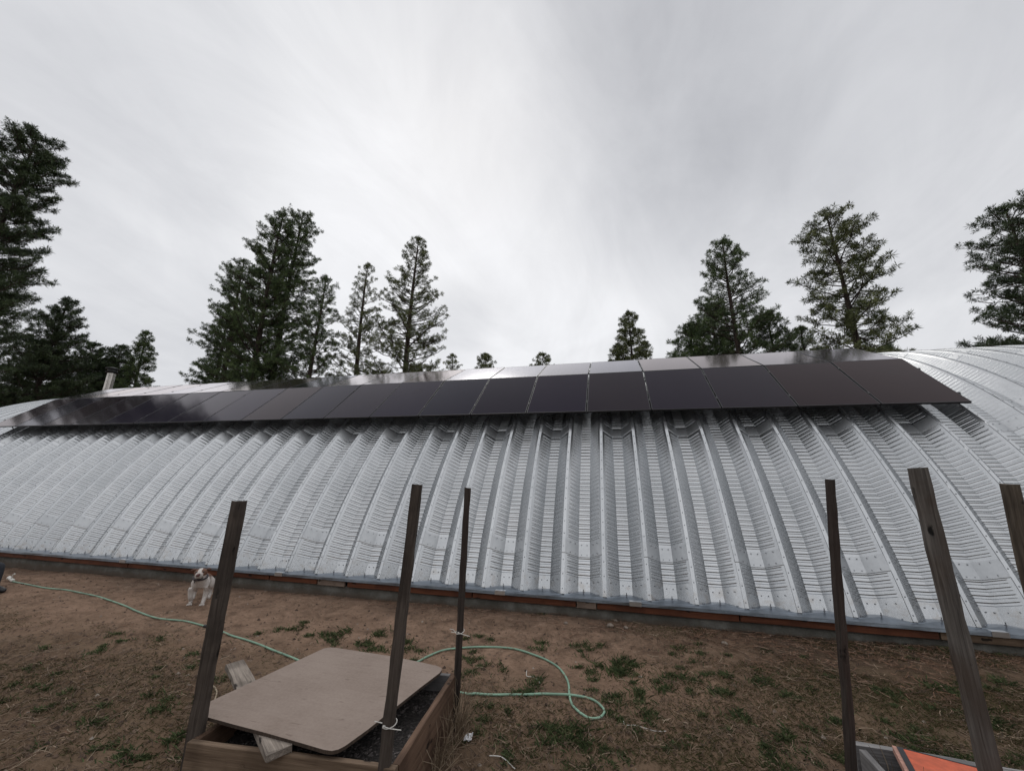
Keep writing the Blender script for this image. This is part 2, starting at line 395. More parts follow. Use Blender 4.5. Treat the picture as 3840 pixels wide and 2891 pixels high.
# ------------------------------------------------------------------ the arched metal hut
PITCHX = 0.6096; X0 = -13.0156; YC, ZC, RAD = 14.37, -2.843, 8.623
TH0 = math.radians(21.55); TH1 = math.pi - TH0
I0, I1 = -18, 44
XL, XR = X0 + PITCHX * I0, X0 + PITCHX * I1
def on_arch(th, r, x=0.0): return Vector((x, YC - math.cos(th) * r, ZC + math.sin(th) * r))
def arch_panel_mesh(name, laps):
    per = 0.082
    prof = [(-0.024, -0.005, 0), (0.024, -0.005, 0), (0.0245, 0.001, 0), (0.027, 0.001, 0), (0.050, 0.024, 0), (0.064, 0.038, 0.8), (0.143, 0.115, 0.85), (0.215, 0.185, 0.85),
            (0.217, 0.187, 1), (0.393, 0.187, 1), (0.395, 0.185, 0.85), (0.467, 0.115, 0.85), (0.546, 0.038, 0.8), (0.560, 0.024, 0), (0.583, 0.001, 0), (PITCHX - 0.0235, 0.001, 0)]
    # rows of (theta, corrugation, plate offset)
    dth = per / RAD; rows = []; th = TH0
    def zone(t_):
        for a_, b_ in laps:
            if a_ <= t_ <= b_: return True
        return False
    rows.append((TH0, 0, 0))
    edges = sorted(laps)
    th = TH0
    while th < TH1 - dth:
        z_ = [l for l in edges if l[0] - 1e-6 <= th < l[1]]
        if z_:
            a_, b_ = z_[0]
            if a_ > TH0 + 1e-6:
                rows.append((a_ - 0.0008, 0, 0)); rows.append((a_, 0, -0.006))
                for k in range(1, 4): rows.append((a_ + (b_ - a_) * k / 4, 0, -0.006 + 0.0015 * k))
            else:
                for k in range(1, 4): rows.append((a_ + (b_ - a_) * k / 4, 0, 0))
            rows.append((b_, 0, 0)); th = b_ + 0.0004
        else:
            nxt = [l[0] for l in edges if l[0] > th]
            if nxt and th + dth > nxt[0] - 0.0008: th = nxt[0]; continue
            rows += [(th + dth * 0.04, 0, 0), (th + dth * 0.42, 0, 0), (th + dth * 0.49, 0.55, 0), (th + dth * 0.76, 0.05, 0), (th + dth * 0.83, -0.45, 0), (th + dth * 0.96, 0.1, 0)]
            th += dth
    rows.append((TH1, 0, 0))
    T = np.array([r[0] for r in rows]); C = np.array([r[1] for r in rows]); O = np.array([r[2] for r in rows])
    P = np.array(prof); n = len(prof)
    dep = P[None, :, 1] + O[:, None] - C[:, None] * P[None, :, 2] * 0.0105
    R_ = RAD - dep
    V = np.stack([np.broadcast_to(P[None, :, 0], R_.shape), YC - np.cos(T)[:, None] * R_, ZC + np.sin(T)[:, None] * R_], -1).reshape(-1, 3)
    i, j = np.meshgrid(np.arange(n - 1), np.arange(len(T) - 1)); a_ = (j * n + i).ravel()
    F = np.stack([a_, a_ + 1, a_ + 1 + n, a_ + n], -1)
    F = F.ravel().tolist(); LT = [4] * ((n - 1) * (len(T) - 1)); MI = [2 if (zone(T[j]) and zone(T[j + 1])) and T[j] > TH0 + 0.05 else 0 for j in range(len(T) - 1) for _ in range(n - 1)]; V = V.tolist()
    def bolt(u, dpt, th_, nrm_x=0.0):
        base = on_arch(th_, RAD - dpt, u); er = Vector((0, -math.cos(th_), math.sin(th_))); et = Vector((0, math.sin(th_), math.cos(th_)))
        nn = (er + Vector((nrm_x, 0, 0))).normalized(); ex = Vector((1, 0, 0)); ex = (ex - nn * ex.dot(nn)).normalized()
        b0 = len(V)
        for rr_, hh in ((0.0095, 0.0), (0.0085, 0.005)):
            for k in range(6):
                q = base + (ex * math.cos(k * PI / 3) + et * math.sin(k * PI / 3)) * rr_ + nn * hh; V.append(list(q))
        V.append(list(base + nn * 0.008))
        for k in range(6):
            k2 = (k + 1) % 6
            F.extend([b0 + k, b0 + k2, b0 + 6 + k2, b0 + 6 + k]); LT.append(4); MI.append(1)
            F.extend([b0 + 6 + k, b0 + 6 + k2, b0 + 12]); LT.append(3); MI.append(1)
    t_ = TH0 + 0.008
    while t_ < TH1:
        bolt(0.0, -0.005, t_); t_ += 0.203 / RAD
    for a_, b_ in laps:
        for tt in (a_ + 0.0035, b_ - 0.0035):
            for u, d_, nx_ in ((0.105, 0.062, -1.1), (0.170, 0.136, -1.1), (0.262, 0.187, 0), (0.348, 0.187, 0), (0.440, 0.136, 1.1), (0.505, 0.062, 1.1)):
                bolt(u, d_ - 0.003, tt, nx_ * -1 if False else nx_)
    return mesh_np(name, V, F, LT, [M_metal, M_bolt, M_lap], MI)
rd = math.radians
base_lap = (TH0, rd(23.1)); end_lap = (TH1 - rd(1.5), TH1)
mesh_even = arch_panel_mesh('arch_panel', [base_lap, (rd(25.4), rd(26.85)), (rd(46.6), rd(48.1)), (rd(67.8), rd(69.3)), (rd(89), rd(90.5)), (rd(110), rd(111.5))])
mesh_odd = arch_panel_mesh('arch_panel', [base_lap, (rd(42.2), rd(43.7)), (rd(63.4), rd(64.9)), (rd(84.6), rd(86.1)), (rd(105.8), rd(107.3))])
hut = empty('metal_hut', (-5.1, 6.35, 0), 'long arched hut of corrugated galvanised steel on a concrete footing', 'building')
def hutloc(x, y, z): return (x + 5.1, y - 6.35, z)
for i in range(I0, I1):
    o = link('arch_panel', mesh_even if i % 2 == 0 else mesh_odd, hut, hutloc(X0 + PITCHX * i, 0, 0))
def hutpart(mb, name, mat, smooth=False): return mb.build(name, mat, hut, hutloc(0, 0, 0), smooth)
# end walls: flat sheets with ribs following the arch
for xe, sgn in ((XL, 1), (XR, -1)):
    poly = [tuple(on_arch(TH0 + (TH1 - TH0) * k / 40, RAD - 0.19))[1:] for k in range(41)]
    b_ = MB(); n0 = len(poly)
    for dx in (0.03, 0.06):
        for y_, z_ in poly: b_.v.append((xe + sgn * dx, y_, z_))
    b_.f.append(tuple(range(n0))); b_.mi.append(0); b_.f.append(tuple(reversed(range(n0, 2 * n0)))); b_.mi.append(0)
    for k in range(n0):
        k2 = (k + 1) % n0; b_.f.append((k, k + n0, k2 + n0, k2)); b_.mi.append(0)
    hutpart(b_, 'end_wall', M_metal)
# base channel, its bright patches, sill boards, footing
def strip_y(mb, x0, x1, pts, n=1, mi=0):
    """extrude an open yz polyline along x"""
    xs = np.linspace(x0, x1, n + 1); b0 = len(mb.v); k = len(pts)
    for x in xs:
        for y_, z_ in pts: mb.v.append((float(x), y_, z_))
    for i in range(n):
        for j in range(k - 1):
            a_ = b0 + i * k + j; mb.f.append((a_, a_ + k, a_ + k + 1, a_ + 1)); mb.mi.append(mi)
b_ = MB(); rr = random.Random(5)
foot = on_arch(TH0, RAD)
for k in range(int((XR - XL) / PITCHX)):
    x = XL + k * PITCHX
    # a shallow fold between each pair of crests, like the bent lip in the photo
    dz = rr.uniform(-0.004, 0.004)
    A = [(x, 6.262, 0.262), (x, 6.266, 0.300), (x, 6.335, 0.312), (x, 6.345, 0.318), (x, 6.75, 0.320)]
    B = [(x + PITCHX / 2, 6.262 + dz, 0.262), (x + PITCHX / 2, 6.266, 0.300), (x + PITCHX / 2, 6.335, 0.312), (x + PITCHX / 2, 6.44, 0.334), (x + PITCHX / 2, 6.75, 0.320)]
    C = [(x + PITCHX, q[1], q[2]) for q in A]
    for P_, Q_ in ((A, B), (B, C)):
        b0 = len(b_.v); b_.v += P_ + Q_
        for j in range(4): b_.f.append((b0 + j, b0 + 5 + j, b0 + 6 + j, b0 + j + 1)); b_.mi.append(0)
hutpart(b_, 'base_channel', M_flash)
for xx in (-17.3, -13.4, -9.6, -5.86, -1.83, 0.12, 4.1, 7.9):
    b_ = MB(); x1 = xx + 0.16
    b_.box((xx, 6.2585, 0.258), (x1, 6.2615, 0.302)); b_.box((xx, 6.2585, 0.3025), (x1, 6.335, 0.3155))
    hutpart(b_, 'splice_plate', M_shiny)
segs = [(XL, -9.4, M_redwood), (-9.38, -6.0, M_redwood), (-5.98, -5.0, M_redwood), (-4.98, -4.45, M_greyboard), (-4.40, -2.2, M_redwood), (-2.19, -0.62, M_redwood), (-0.61, -0.33, M_greyboard), (-0.32, 1.5, M_redwood), (1.51, 3.62, M_redwood), (3.63, 5.2, M_board), (5.21, 9.0, M_redwood), (9.01, XR, M_redwood)]
for k, (a_, c_, mt) in enumerate(segs):
    ch = 0.001
    zlo = -0.004 if mt is M_greyboard else 0.0
    o = timber('sill_board', (a_, 6.306 + (k % 3) * 0.004, 0.2175 + zlo), (c_ - 0.006, 6.306 + (k % 3) * 0.004, 0.2175 + zlo), 0.088, 0.038, mt, k, side=(0, 0, 1), parent=hut, chip=ch, seg=6)
b_ = MB(); b_.box((XL, WALL_Y, -0.5), (XR, WALL_Y + 0.3, 0.1725)); b_.box((XL, 22.2, -0.5), (XR, 22.5, 0.1725))
b_.box((XL, WALL_Y + 0.3, -0.5), (XL + 0.3, 22.2, 0.1725)); b_.box((XR - 0.3, WALL_Y + 0.3, -0.5), (XR, 22.2, 0.1725))
hutpart(b_, 'footing', M_conc)
# anchor bolts standing on the channel between crests
for i in range(I0 + 1, I1 - 1):
    x = X0 + PITCHX * (i + 0.5)
    if -14 < x < 6:
        b_ = MB(); b_.tube([(x, 6.42, 0.33), (x, 6.42, 0.385)], 0.006, 6); b_.tube([(x, 6.42, 0.347), (x, 6.42, 0.357)], 0.014, 6)
        hutpart(b_, 'anchor_bolt', M_bolt)
# metal flue beyond the ridge
flue = empty('flue_pipe', (0, 0, 0), 'short shiny metal flue with a dark cap poking up behind the left roof', 'chimney')
fb = aty(232, 846, 14.2); ft = aty(240, 806, 14.2)
fx = (fb.x + ft.x) / 2; flue.location = (fx, 14.2, 5.0)
b_ = MB(); b_.tube([(0, 0, 0.4), (0, 0, ft.z - 5.0)], 0.17, 20); b_.build('pipe', plain('flue_steel', (0.42, 0.39, 0.36), 0.2, 1.0, 3, 0.3), flue, smooth=False)
b_ = MB(); zt = ft.z - 5.0
b_.tube([(0, 0, zt - 0.02), (0, 0, zt + 0.05), (0, 0, zt + 0.06)], [0.24, 0.28, 0.24], 20)
b_.tube([(0, 0, zt + 0.06), (0, 0, zt + 0.20)], 0.20, 20); b_.tube([(0, 0, zt + 0.20), (0, 0, zt + 0.24), (0, 0, zt + 0.30)], [0.29, 0.29, 0.10], 20)
b_.build('cap', plain('flue_cap_metal', (0.035, 0.035, 0.035), 0.5, 0.7), flue)

# ------------------------------------------------------------------ solar panels
def glass_mat():
    mt, t, b = new_mat('solar_glass')
    co = coords(t); oi = t.nodes.new('ShaderNodeObjectInfo')
    n = tnoise(t, co, 1.2, 3)
    c = ramp(t, oi.outputs['Random'], [(0.0, (0.018, 0.017, 0.028)), (0.3, (0.024, 0.018, 0.024)), (0.55, (0.031, 0.020, 0.021)), (0.78, (0.020, 0.018, 0.034)), (1.0, (0.030, 0.023, 0.026))])
    c = mixc(t, mth(t, 'MULTIPLY', n, 0.5), c, (0.013, 0.012, 0.018))
    # faint cell grid
    t.links.new(c, b.inputs['Base Color'])
    b.inputs['Roughness'].default_value = 0.5; b.inputs['Specular IOR Level'].default_value = 0.0
    # anti-reflective textured glass: almost no mirror face-on, strong at grazing angles
    lw = nd(t, 'ShaderNodeLayerWeight', i_Blend=0.5)
    fz = mth(t, 'ADD', 0.006, mth(t, 'MULTIPLY', mth(t, 'POWER', lw.outputs['Facing'], 7.0), 2.1)); fz = mth(t, 'MINIMUM', fz, 0.9)
    gl = nd(t, 'ShaderNodeBsdfGlossy', i_Roughness=0.085); t.links.new(ramp(t, oi.outputs['Random'], [(0.0, (0.95, 0.95, 1.0)), (0.5, (1.0, 0.92, 0.90)), (1.0, (0.98, 0.96, 0.98))]), gl.inputs['Color'])
    ms = t.nodes.new('ShaderNodeMixShader'); t.links.new(fz, ms.inputs[0]); t.links.new(b.outputs[0], ms.inputs[1]); t.links.new(gl.outputs[0], ms.inputs[2])
    t.links.new(ms.outputs[0], t.nodes['Material Output'].inputs[0])
    return mt
M_glass = glass_mat()
M_frame = plain('black_anodised_frame', (0.040, 0.040, 0.043), 0.35, 0.5, 10)
M_back = plain('panel_backsheet', (0.66, 0.66, 0.67), 0.6, 0, 10)
M_clampd = plain('dark_clamp', (0.10, 0.10, 0.10), 0.4, 0.8, 10)
M_clamp = plain('clamp_aluminium', (0.5, 0.5, 0.5), 0.4, 1.0, 10)
LOW = (7.9995, 3.3481); MID = (9.3160, 4.5231); UPP = (10.8096, 5.2862)
PX, PP, SL = 5.785, 1.25514, -0.00502
ordn = ['at the right-hand end', 'second from the right-hand end', 'third from the right-hand end', 'fourth from the right-hand end', 'fifth from the right-hand end', 'sixth from the right-hand end',
        'seventh from the right-hand end', 'eighth from the right-hand end', 'ninth from the right-hand end', 'tenth from the right-hand end', 'tenth from the left-hand end', 'ninth from the left-hand end',
        'eighth from the left-hand end', 'seventh from the left-hand end', 'sixth from the left-hand end', 'fifth from the left-hand end', 'fourth from the left-hand end', 'third from the left-hand end', 'second from the left-hand end', 'at the left-hand end']
def panel_parts(Ls):
    W = PP - 0.022; f = 0.011; t_ = 0.035
    g = MB(); g.v = [(-W / 2 + f, f, 0.0), (W / 2 - f, f, 0.0), (W / 2 - f, Ls - f, 0.0), (-W / 2 + f, Ls - f, 0.0)]; g.f = [(0, 1, 2, 3)]; g.mi = [0]
    g.box((-W / 2 + f, f, -0.006), (W / 2 - f, Ls - f, -0.001), 1)
    fr = MB()
    fr.box((-W / 2, 0, -t_), (W / 2, f, 0.0015)); fr.box((-W / 2, Ls - f, -t_), (W / 2, Ls, 0.0015))
    fr.box((-W / 2, f, -t_), (-W / 2 + f, Ls - f, 0.0015)); fr.box((W / 2 - f, f, -t_), (W / 2, Ls - f, 0.0015))
    return g.mesh('glass', [M_glass, M_back]), fr.mesh('frame', M_frame)
for row, (A, B), nm in (('lower', (LOW, MID), 'lower'), ('upper', (MID, UPP), 'upper')):
    gap = 0.012
    d = Vector((0, B[0] - A[0], B[1] - A[1])); Ls = d.length - gap; d.normalize()
    gm, fm = panel_parts(Ls); cl = {}
    cms = []
    for yy_ in (0.36, Ls - 0.36):
        cb = MB(); cb.box((-PP / 2 - 0.009, yy_, -0.02), (-PP / 2 + 0.009, yy_ + 0.05, 0.010)); cms.append(cb.mesh('clamp', M_clampd))
    for k in range(20):
        xc = PX - PP * (k + 0.5); dz = SL * (xc - PX) + SL * 8
        o = empty('solar_panel', (xc, A[0] + d.y * gap / 2, A[1] + d.z * gap / 2 + dz), 'black solar panel in the %s row on the hut roof, %s' % (nm, ordn[k]), 'solar panel', 'solar panels on the hut roof')
        z = Vector((SL, 0, 0)) + Vector((1, 0, 0)); ex = Vector((1, 0, SL)).normalized(); ey = (d - ex * ex.dot(d)).normalized(); ez = ex.cross(ey)
        M_ = Matrix.Identity(4)
        for i in range(3): M_[i][0] = ex[i]; M_[i][1] = ey[i]; M_[i][2] = ez[i]; M_[i][3] = o.location[i]
        rx = random.Random(k * 7 + (row == 'upper'))
        M_ = M_ @ Matrix.Rotation(rx.uniform(-0.004, 0.004), 4, 'X') @ Matrix.Rotation(rx.uniform(-0.003, 0.003), 4, 'Y')
        o.matrix_world = M_
        link('glass', gm, o); link('frame', fm, o); [link('clamp', c_, o) for c_ in cms]
# rails with feet under the panels
for row, (A, B) in (('lower', (LOW, MID)), ('upper', (MID, UPP))):
    for fr in (0.22, 0.78):
        y_ = A[0] + (B[0] - A[0]) * fr; z_ = A[1] + (B[1] - A[1]) * fr
        d = Vector((0, B[0] - A[0], B[1] - A[1])).normalized(); nrm = Vector((0, -d.z, d.y))
        p = Vector((0, y_, z_)) - nrm * 0.062
        xl = PX - 20 * PP - 0.05; xr = PX + 0.09
        rt_ = empty('mounting_rail', (xl, p.y, p.z + SL * (xl - PX) + SL * 8), '%s black rail under the %s row of solar panels' % ('lower' if fr < .5 else 'upper', row), 'rail', 'rails under the solar panels')
        b_ = MB(); ln = xr - xl
        b_.v = [(0, -0.02, -0.02), (0, 0.02, -0.02), (0, 0.02, 0.02), (0, -0.02, 0.02), (ln, -0.02, -0.02 + SL * ln), (ln, 0.02, -0.02 + SL * ln), (ln, 0.02, 0.02 + SL * ln), (ln, -0.02, 0.02 + SL * ln)]
        b_.f = [(0, 3, 2, 1), (4, 5, 6, 7), (0, 1, 5, 4), (1, 2, 6, 5), (2, 3, 7, 6), (3, 0, 4, 7)]; b_.mi = [0] * 6
        b_.build('rail', M_frame, rt_)
        for i in range(I0, I1, 4):
            x = X0 + PITCHX * i
            if xl < x < xr:
                b_ = MB(); q = Vector((x - xl, 0, SL * (x - xl)))
                ang = math.atan2(p.z - ZC, YC - p.y); e = on_arch(ang, RAD + 0.004) - Vector((0, p.y, p.z + SL * (x - PX) + SL * 8)); e.x = 0
                b_.tube([q, q + e], 0.014, 6); b_.build('foot', M_frame, rt_)

# ------------------------------------------------------------------ pines
def needle_mat(name, c0, c1):
    mt, t, b = new_mat(name)
    g = t.nodes.new('ShaderNodeNewGeometry')
    n = tnoise(t, coords(t), 0.9, 3)
    at = t.nodes.new('ShaderNodeAttribute'); at.attribute_name = 'tuft_tone'
    f = mth(t, 'ADD', mth(t, 'ADD', mth(t, 'MULTIPLY', g.outputs['Random Per Island'], 0.15), mth(t, 'MULTIPLY', at.outputs['Fac'], 0.5)), mth(t, 'MULTIPLY', n, 0.4))
    t.links.new(ramp(t, f, [(0.25, c0), (0.85, c1)]), b.inputs['Base Color'])
    b.inputs['Roughness'].default_value = 0.6; b.inputs['Specular IOR Level'].default_value = 0.3
    return mt
M_need = [needle_mat('pine_needles_dark', (0.032, 0.054, 0.022), (0.120, 0.165, 0.058)), needle_mat('pine_needles_olive', (0.050, 0.066, 0.026), (0.165, 0.180, 0.070)), needle_mat('pine_needles_deep', (0.024, 0.040, 0.019), (0.080, 0.112, 0.046))]
def bark():
    mt, t, b = new_mat('pine_bark'); n = tnoise(t, coords(t, 'Object', (6, 6, 1.5)), 1.5, 5, 0.65)
    t.links.new(ramp(t, n, [(0.35, (0.018, 0.014, 0.012)), (0.65, (0.075, 0.052, 0.040))]), b.inputs['Base Color']); b.inputs['Roughness'].default_value = 0.95; return mt
M_bark = bark()

def pine(x_px, y_px, Y, R_max, label, seed, mat=0, start=0.30, dens=1.0, power=0.75, tuft=0.27, asym=None, lean=0.0, topw=0.5, upsweep=0.4, curve=0.06, group='pine trees beyond the hut'):
    top = aty(x_px, y_px, Y); H_ = top.z; rs = np.random.RandomState(seed); r = random.Random(seed)
    root = empty('pine_tree', (top.x, top.y, 0), label, 'tree', group)
    # trunk with gentle bends
    ph = r.random() * 6; tr = MB(); pts = []; rads = []
    def axis(z): t_ = z / H_; return Vector((math.sin(t_ * 5 + ph) * 0.12 + lean * (1 - t_) , math.cos(t_ * 4 + ph) * 0.12, z))
    off = axis(H_); 
    def ax(z): q = axis(z) - off; q.z = z; return q
    n = 16
    for i in range(n + 1):
        z = -0.3 + (H_ - 0.2 + 0.3) * i / n; pts.append(ax(max(z, 0)) if i else ax(0) - Vector((0, 0, 0.3)))
        rads.append(0.035 + 0.0135 * H_ * (1 - i / n) ** 0.85)
    tr.tube(pts, rads, 9)
    tips = []; tdir = []
    z = H_ - 0.1; zmin = H_ * start
    # leader tufts
    for k in range(5): tips.append(Vector((r.uniform(-.1, .1), r.uniform(-.1, .1), H_ - 0.12 * k))); tdir.append(Vector((r.uniform(-.4, .4), r.uniform(-.4, .4), 1)))
    while z > zmin:
        t_ = (H_ - z) / (H_ - zmin)
        prof = topw * min(1, (H_ - z) / 1.2) + (R_max - topw) * min(1.0, (t_ / 0.55)) ** power * (1.0 if t_ < 0.75 else 1 - 0.35 * (t_ - 0.75) / 0.25)
        nb = 4 if t_ > 0.08 else 3
        base_a = r.random() * 6.28
        for b2 in range(nb):
            az = base_a + 2 * PI * b2 / nb + r.uniform(-0.4, 0.4)
            L_ = prof * r.choice((r.uniform(0.35, 0.75), r.uniform(0.7, 1.05), r.uniform(0.85, 1.25)))
            if asym:
                for a0, t0, t1, k_ in asym:
                    if t0 <= t_ <= t1 and abs((az - a0 + PI) % (2 * PI) - PI) < 0.7: L_ *= k_
            el = upsweep * (1 - t_) ** 1.2 + r.uniform(-0.25, 0.32)
            p0 = ax(z) ; d0 = Vector((math.cos(az) * math.cos(el), math.sin(az) * math.cos(el), math.sin(el)))
            bp = [p0]; p = p0.copy(); ns = 5; d_ = d0.copy()
            for s_ in range(ns):
                d_ = (d_ + Vector((r.uniform(-.16, .16), r.uniform(-.16, .16), curve * (s_ - 0.5) + r.uniform(-.16, .16)))).normalized()
                p = p + d_ * (L_ / ns); p.z = min(p.z, H_ - 0.25 - 0.35 * max(0.0, (p - p0).xy.length - 0.3)); bp.append(p.copy())
            br = 0.014 + 0.011 * L_
            tr.tube(bp, [br * (1 - 0.78 * i / ns) for i in range(ns + 1)], 4, cap=False)
            nt_ = max(2, int(L_ * 3.3 * dens))
            for q in range(nt_):
                u_ = 1.0 - 0.78 * (q / nt_) * (0.8 + 0.4 * r.random()); u_ = min(1, max(0.12, u_))
                f_ = u_ * ns; i0 = min(ns - 1, int(f_)); b_pt = bp[i0].lerp(bp[i0 + 1], f_ - i0)
                if q == 0: tips.append(b_pt); tdir.append(d_); continue
                sl = (0.12 + 0.42 * (1 - u_) * L_ * 0.5 + 0.25 * r.random()) * (0.7 + 0.6 * r.random()); sgn_ = r.choice((-1, 1))
                sd_ = (d_ + sgn_ * d_.cross(Vector((0, 0, 1))) * r.uniform(0.5, 1.3) + Vector((0, 0, r.uniform(0.0, 0.9)))).normalized()
                e_ = b_pt + sd_ * sl; e_.z = min(e_.z, H_ - 0.2); tr.tube([b_pt, e_], [0.010, 0.005], 3, cap=False)
                tips.append(e_); tdir.append((sd_ + Vector((0, 0, 0.4))).normalized())
                if sl > 0.45 and r.random() < 0.7: tips.append(b_pt.lerp(e_, 0.55) + Vector((0, 0, 0.05))); tdir.append(Vector((0, 0, 1)))
        z -= r.uniform(0.22, 0.42) * (0.7 + 0.5 * t_) / max(0.6, dens ** 0.5) * (H_ / 20.0) ** 0.3
    tr.build('trunk', M_bark, root)
    P = np.array([list(q) for q in tips]); D = np.array([list(q.normalized()) for q in tdir]); nt2 = len(P); K = 26
    dirs = rs.normal(size=(nt2, K, 3)); dirs /= np.linalg.norm(dirs, axis=2, keepdims=True)
    dirs = dirs + D[:, None, :] * 0.32; dirs /= np.linalg.norm(dirs, axis=2, keepdims=True)
    ln = tuft * rs.uniform(0.65, 1.15, (nt2, K, 1)) * rs.uniform(0.75, 1.25, (nt2, 1, 1))
    side = np.cross(dirs, rs.normal(size=(nt2, K, 3))); side /= np.linalg.norm(side, axis=2, keepdims=True)
    base = P[:, None, :] + dirs * ln * 0.05; tip = P[:, None, :] + dirs * ln; mid_ = P[:, None, :] + dirs * ln * 0.55
    wd = 0.016 * (tuft / 0.27)
    V = np.stack([base, mid_ + side * wd, tip, mid_ - side * wd], 2).reshape(-1, 3)
    F = np.arange(len(V)); me = mesh_np('crown', V, F, np.full(len(V) // 4, 4), [M_need[mat]])
    at = me.attributes.new('tuft_tone', 'FLOAT', 'POINT'); at.data.foreach_set('value', np.repeat(rs.rand(nt2), K * 4).astype(np.float32))
    link('crown', me, root)
    return root
R0 = 0.0; Rp = PI
P_ = [
 (85, 292, 14.0, 3.0, 'tallest dark pine at the left edge of the photo, nearest of the left pines', 2, dict(start=0.16, dens=1.7, power=0.5, topw=1.2, tuft=0.29, upsweep=0.45)),
 (35, 560, 22.0, 3.8, 'dense dark pine behind and below the tallest left-edge pine', 2, dict(start=0.1, dens=1.1, topw=0.7)),
 (150, 645, 20.0, 2.9, 'mid-height pine just right of the tallest left-edge pine', 2, dict(start=0.1, dens=1.7, topw=0.4)),
 (205, 740, 30.0, 3.0, 'small dark pine with its top directly left of the metal flue', 2, dict(start=0.1, dens=1.9, topw=0.6)),
 (265, 745, 32.0, 2.8, 'small pine with its top directly right of the metal flue', 2, dict(start=0.1, dens=1.9, topw=0.6)),
 (318, 715, 32.0, 2.2, 'slim pine at the right end of the left-hand clump, right of the flue', 0, dict(start=0.1, dens=1.7, topw=0.4)),
 (110, 735, 27.0, 4.0, 'low dark pine filling the gap between the left-edge pines', 2, dict(start=0.1, dens=1.8, topw=0.7)),
 (236, 775, 36.0, 3.6, 'lowest dark pine behind the flue, between two small pines', 2, dict(start=0.1, dens=1.8, topw=0.9)),
 (612, 462, 28.0, 3.9, 'broad dense pine with the left one of the twin highest tops', 0, dict(start=0.12, dens=1.35, power=0.62, topw=0.9)),
 (655, 462, 30.0, 3.4, 'tall dense pine with the right one of the twin highest tops', 0, dict(start=0.12, dens=1.3, power=0.45, topw=1.0)),
 (528, 560, 30.0, 3.0, 'dense pine on the left shoulder of the twin-topped pines', 0, dict(start=0.1, dens=1.3, power=0.6, topw=1.0)),
 (497, 655, 32.0, 2.2, 'low pine at the left foot of the twin-topped pines', 0, dict(start=0.1, dens=1.2, power=0.6, topw=0.9)),
 (705, 597, 29.0, 2.9, 'pointed pine directly right of the twin-topped pines', 0, dict(start=0.12, dens=1.1, topw=0.6)),
 (795, 570, 32.0, 3.1, 'narrow open pine with a bare trunk between two fuller pines', 1, dict(start=0.12, dens=0.8, topw=0.4)),
 (905, 512, 30.0, 4.2, 'pointed olive-green pine at the right end of the central clump', 1, dict(start=0.12, dens=1.0, power=0.9, topw=0.5)),
 (978, 765, 60.0, 1.9, 'tiny distant pine beside the foot of the central clump', 1, dict(start=0.7, dens=0.7, topw=0.4, tuft=0.34)),
 (1048, 764, 60.0, 2.2, 'tiny distant pine standing alone left of the gap in the skyline', 1, dict(start=0.7, dens=1.2, topw=0.5, tuft=0.36)),
 (1173, 763, 60.0, 2.2, 'tiny distant pine standing alone right of the gap in the skyline', 1, dict(start=0.7, dens=1.0, topw=0.5, tuft=0.36)),
 (1357, 673, 45.0, 2.2, 'small conical pine standing apart left of the two right-hand pines', 1, dict(start=0.5, dens=1.4, topw=0.5, tuft=0.32)),
 (1332, 745, 46.0, 1.3, 'low pine at the left foot of the small conical pine', 1, dict(start=0.6, dens=1.4, topw=0.8, tuft=0.32)),
 (1394, 738, 46.0, 1.1, 'low pine at the right foot of the small conical pine', 1, dict(start=0.6, dens=1.0, topw=0.5, tuft=0.32)),
 (1560, 517, 30.0, 3.0, 'full pointed pine standing directly left of the open-branched pine', 0, dict(start=0.2, dens=1.15, power=0.75, topw=0.7)),
 (1488, 698, 31.0, 2.4, 'low bushy pine at the left foot of the full pointed pine', 0, dict(start=0.3, dens=1.5, topw=0.9)),
 (1535, 660, 34.0, 3.0, 'low dark pine behind the full pointed pine', 0, dict(start=0.3, dens=1.4, topw=0.9)),
 (1655, 672, 31.0, 2.0, 'low bushy pine between the full pointed pine and the open-branched pine', 0, dict(start=0.3, dens=1.4, topw=0.9)),
 (1785, 462, 27.0, 3.0, 'open-branched pine with sky showing through and a visible bare trunk', 1, dict(start=0.22, dens=1.0, power=0.45, topw=0.9, upsweep=0.3, curve=0.03, tuft=0.30, asym=[(0.0, 0.52, 0.62, 1.25)])),
 (1728, 705, 34.0, 1.8, 'small pine at the left foot of the open-branched pine', 0, dict(start=0.3, dens=1.3, topw=0.6)),
 (1915, 742, 34.0, 1.4, 'small pine top just showing over the right end of the solar panels', 0, dict(start=0.3, dens=0.8, topw=0.5)),
 (2168, 445, 26.0, 3.1, 'large dark pine at the right edge of the photo', 2, dict(start=0.16, dens=1.05, power=0.6, topw=0.9)),
 (2250, 470, 28.0, 4.6, 'dark pine partly outside the right edge of the photo', 2, dict(start=0.16, dens=1.1, power=0.6, topw=1.0)),
]
for k, (x, y, Y, R_, lab, mt, kw) in enumerate(P_): pine(x, y, Y, R_, lab, 100 + k, mt, **kw)

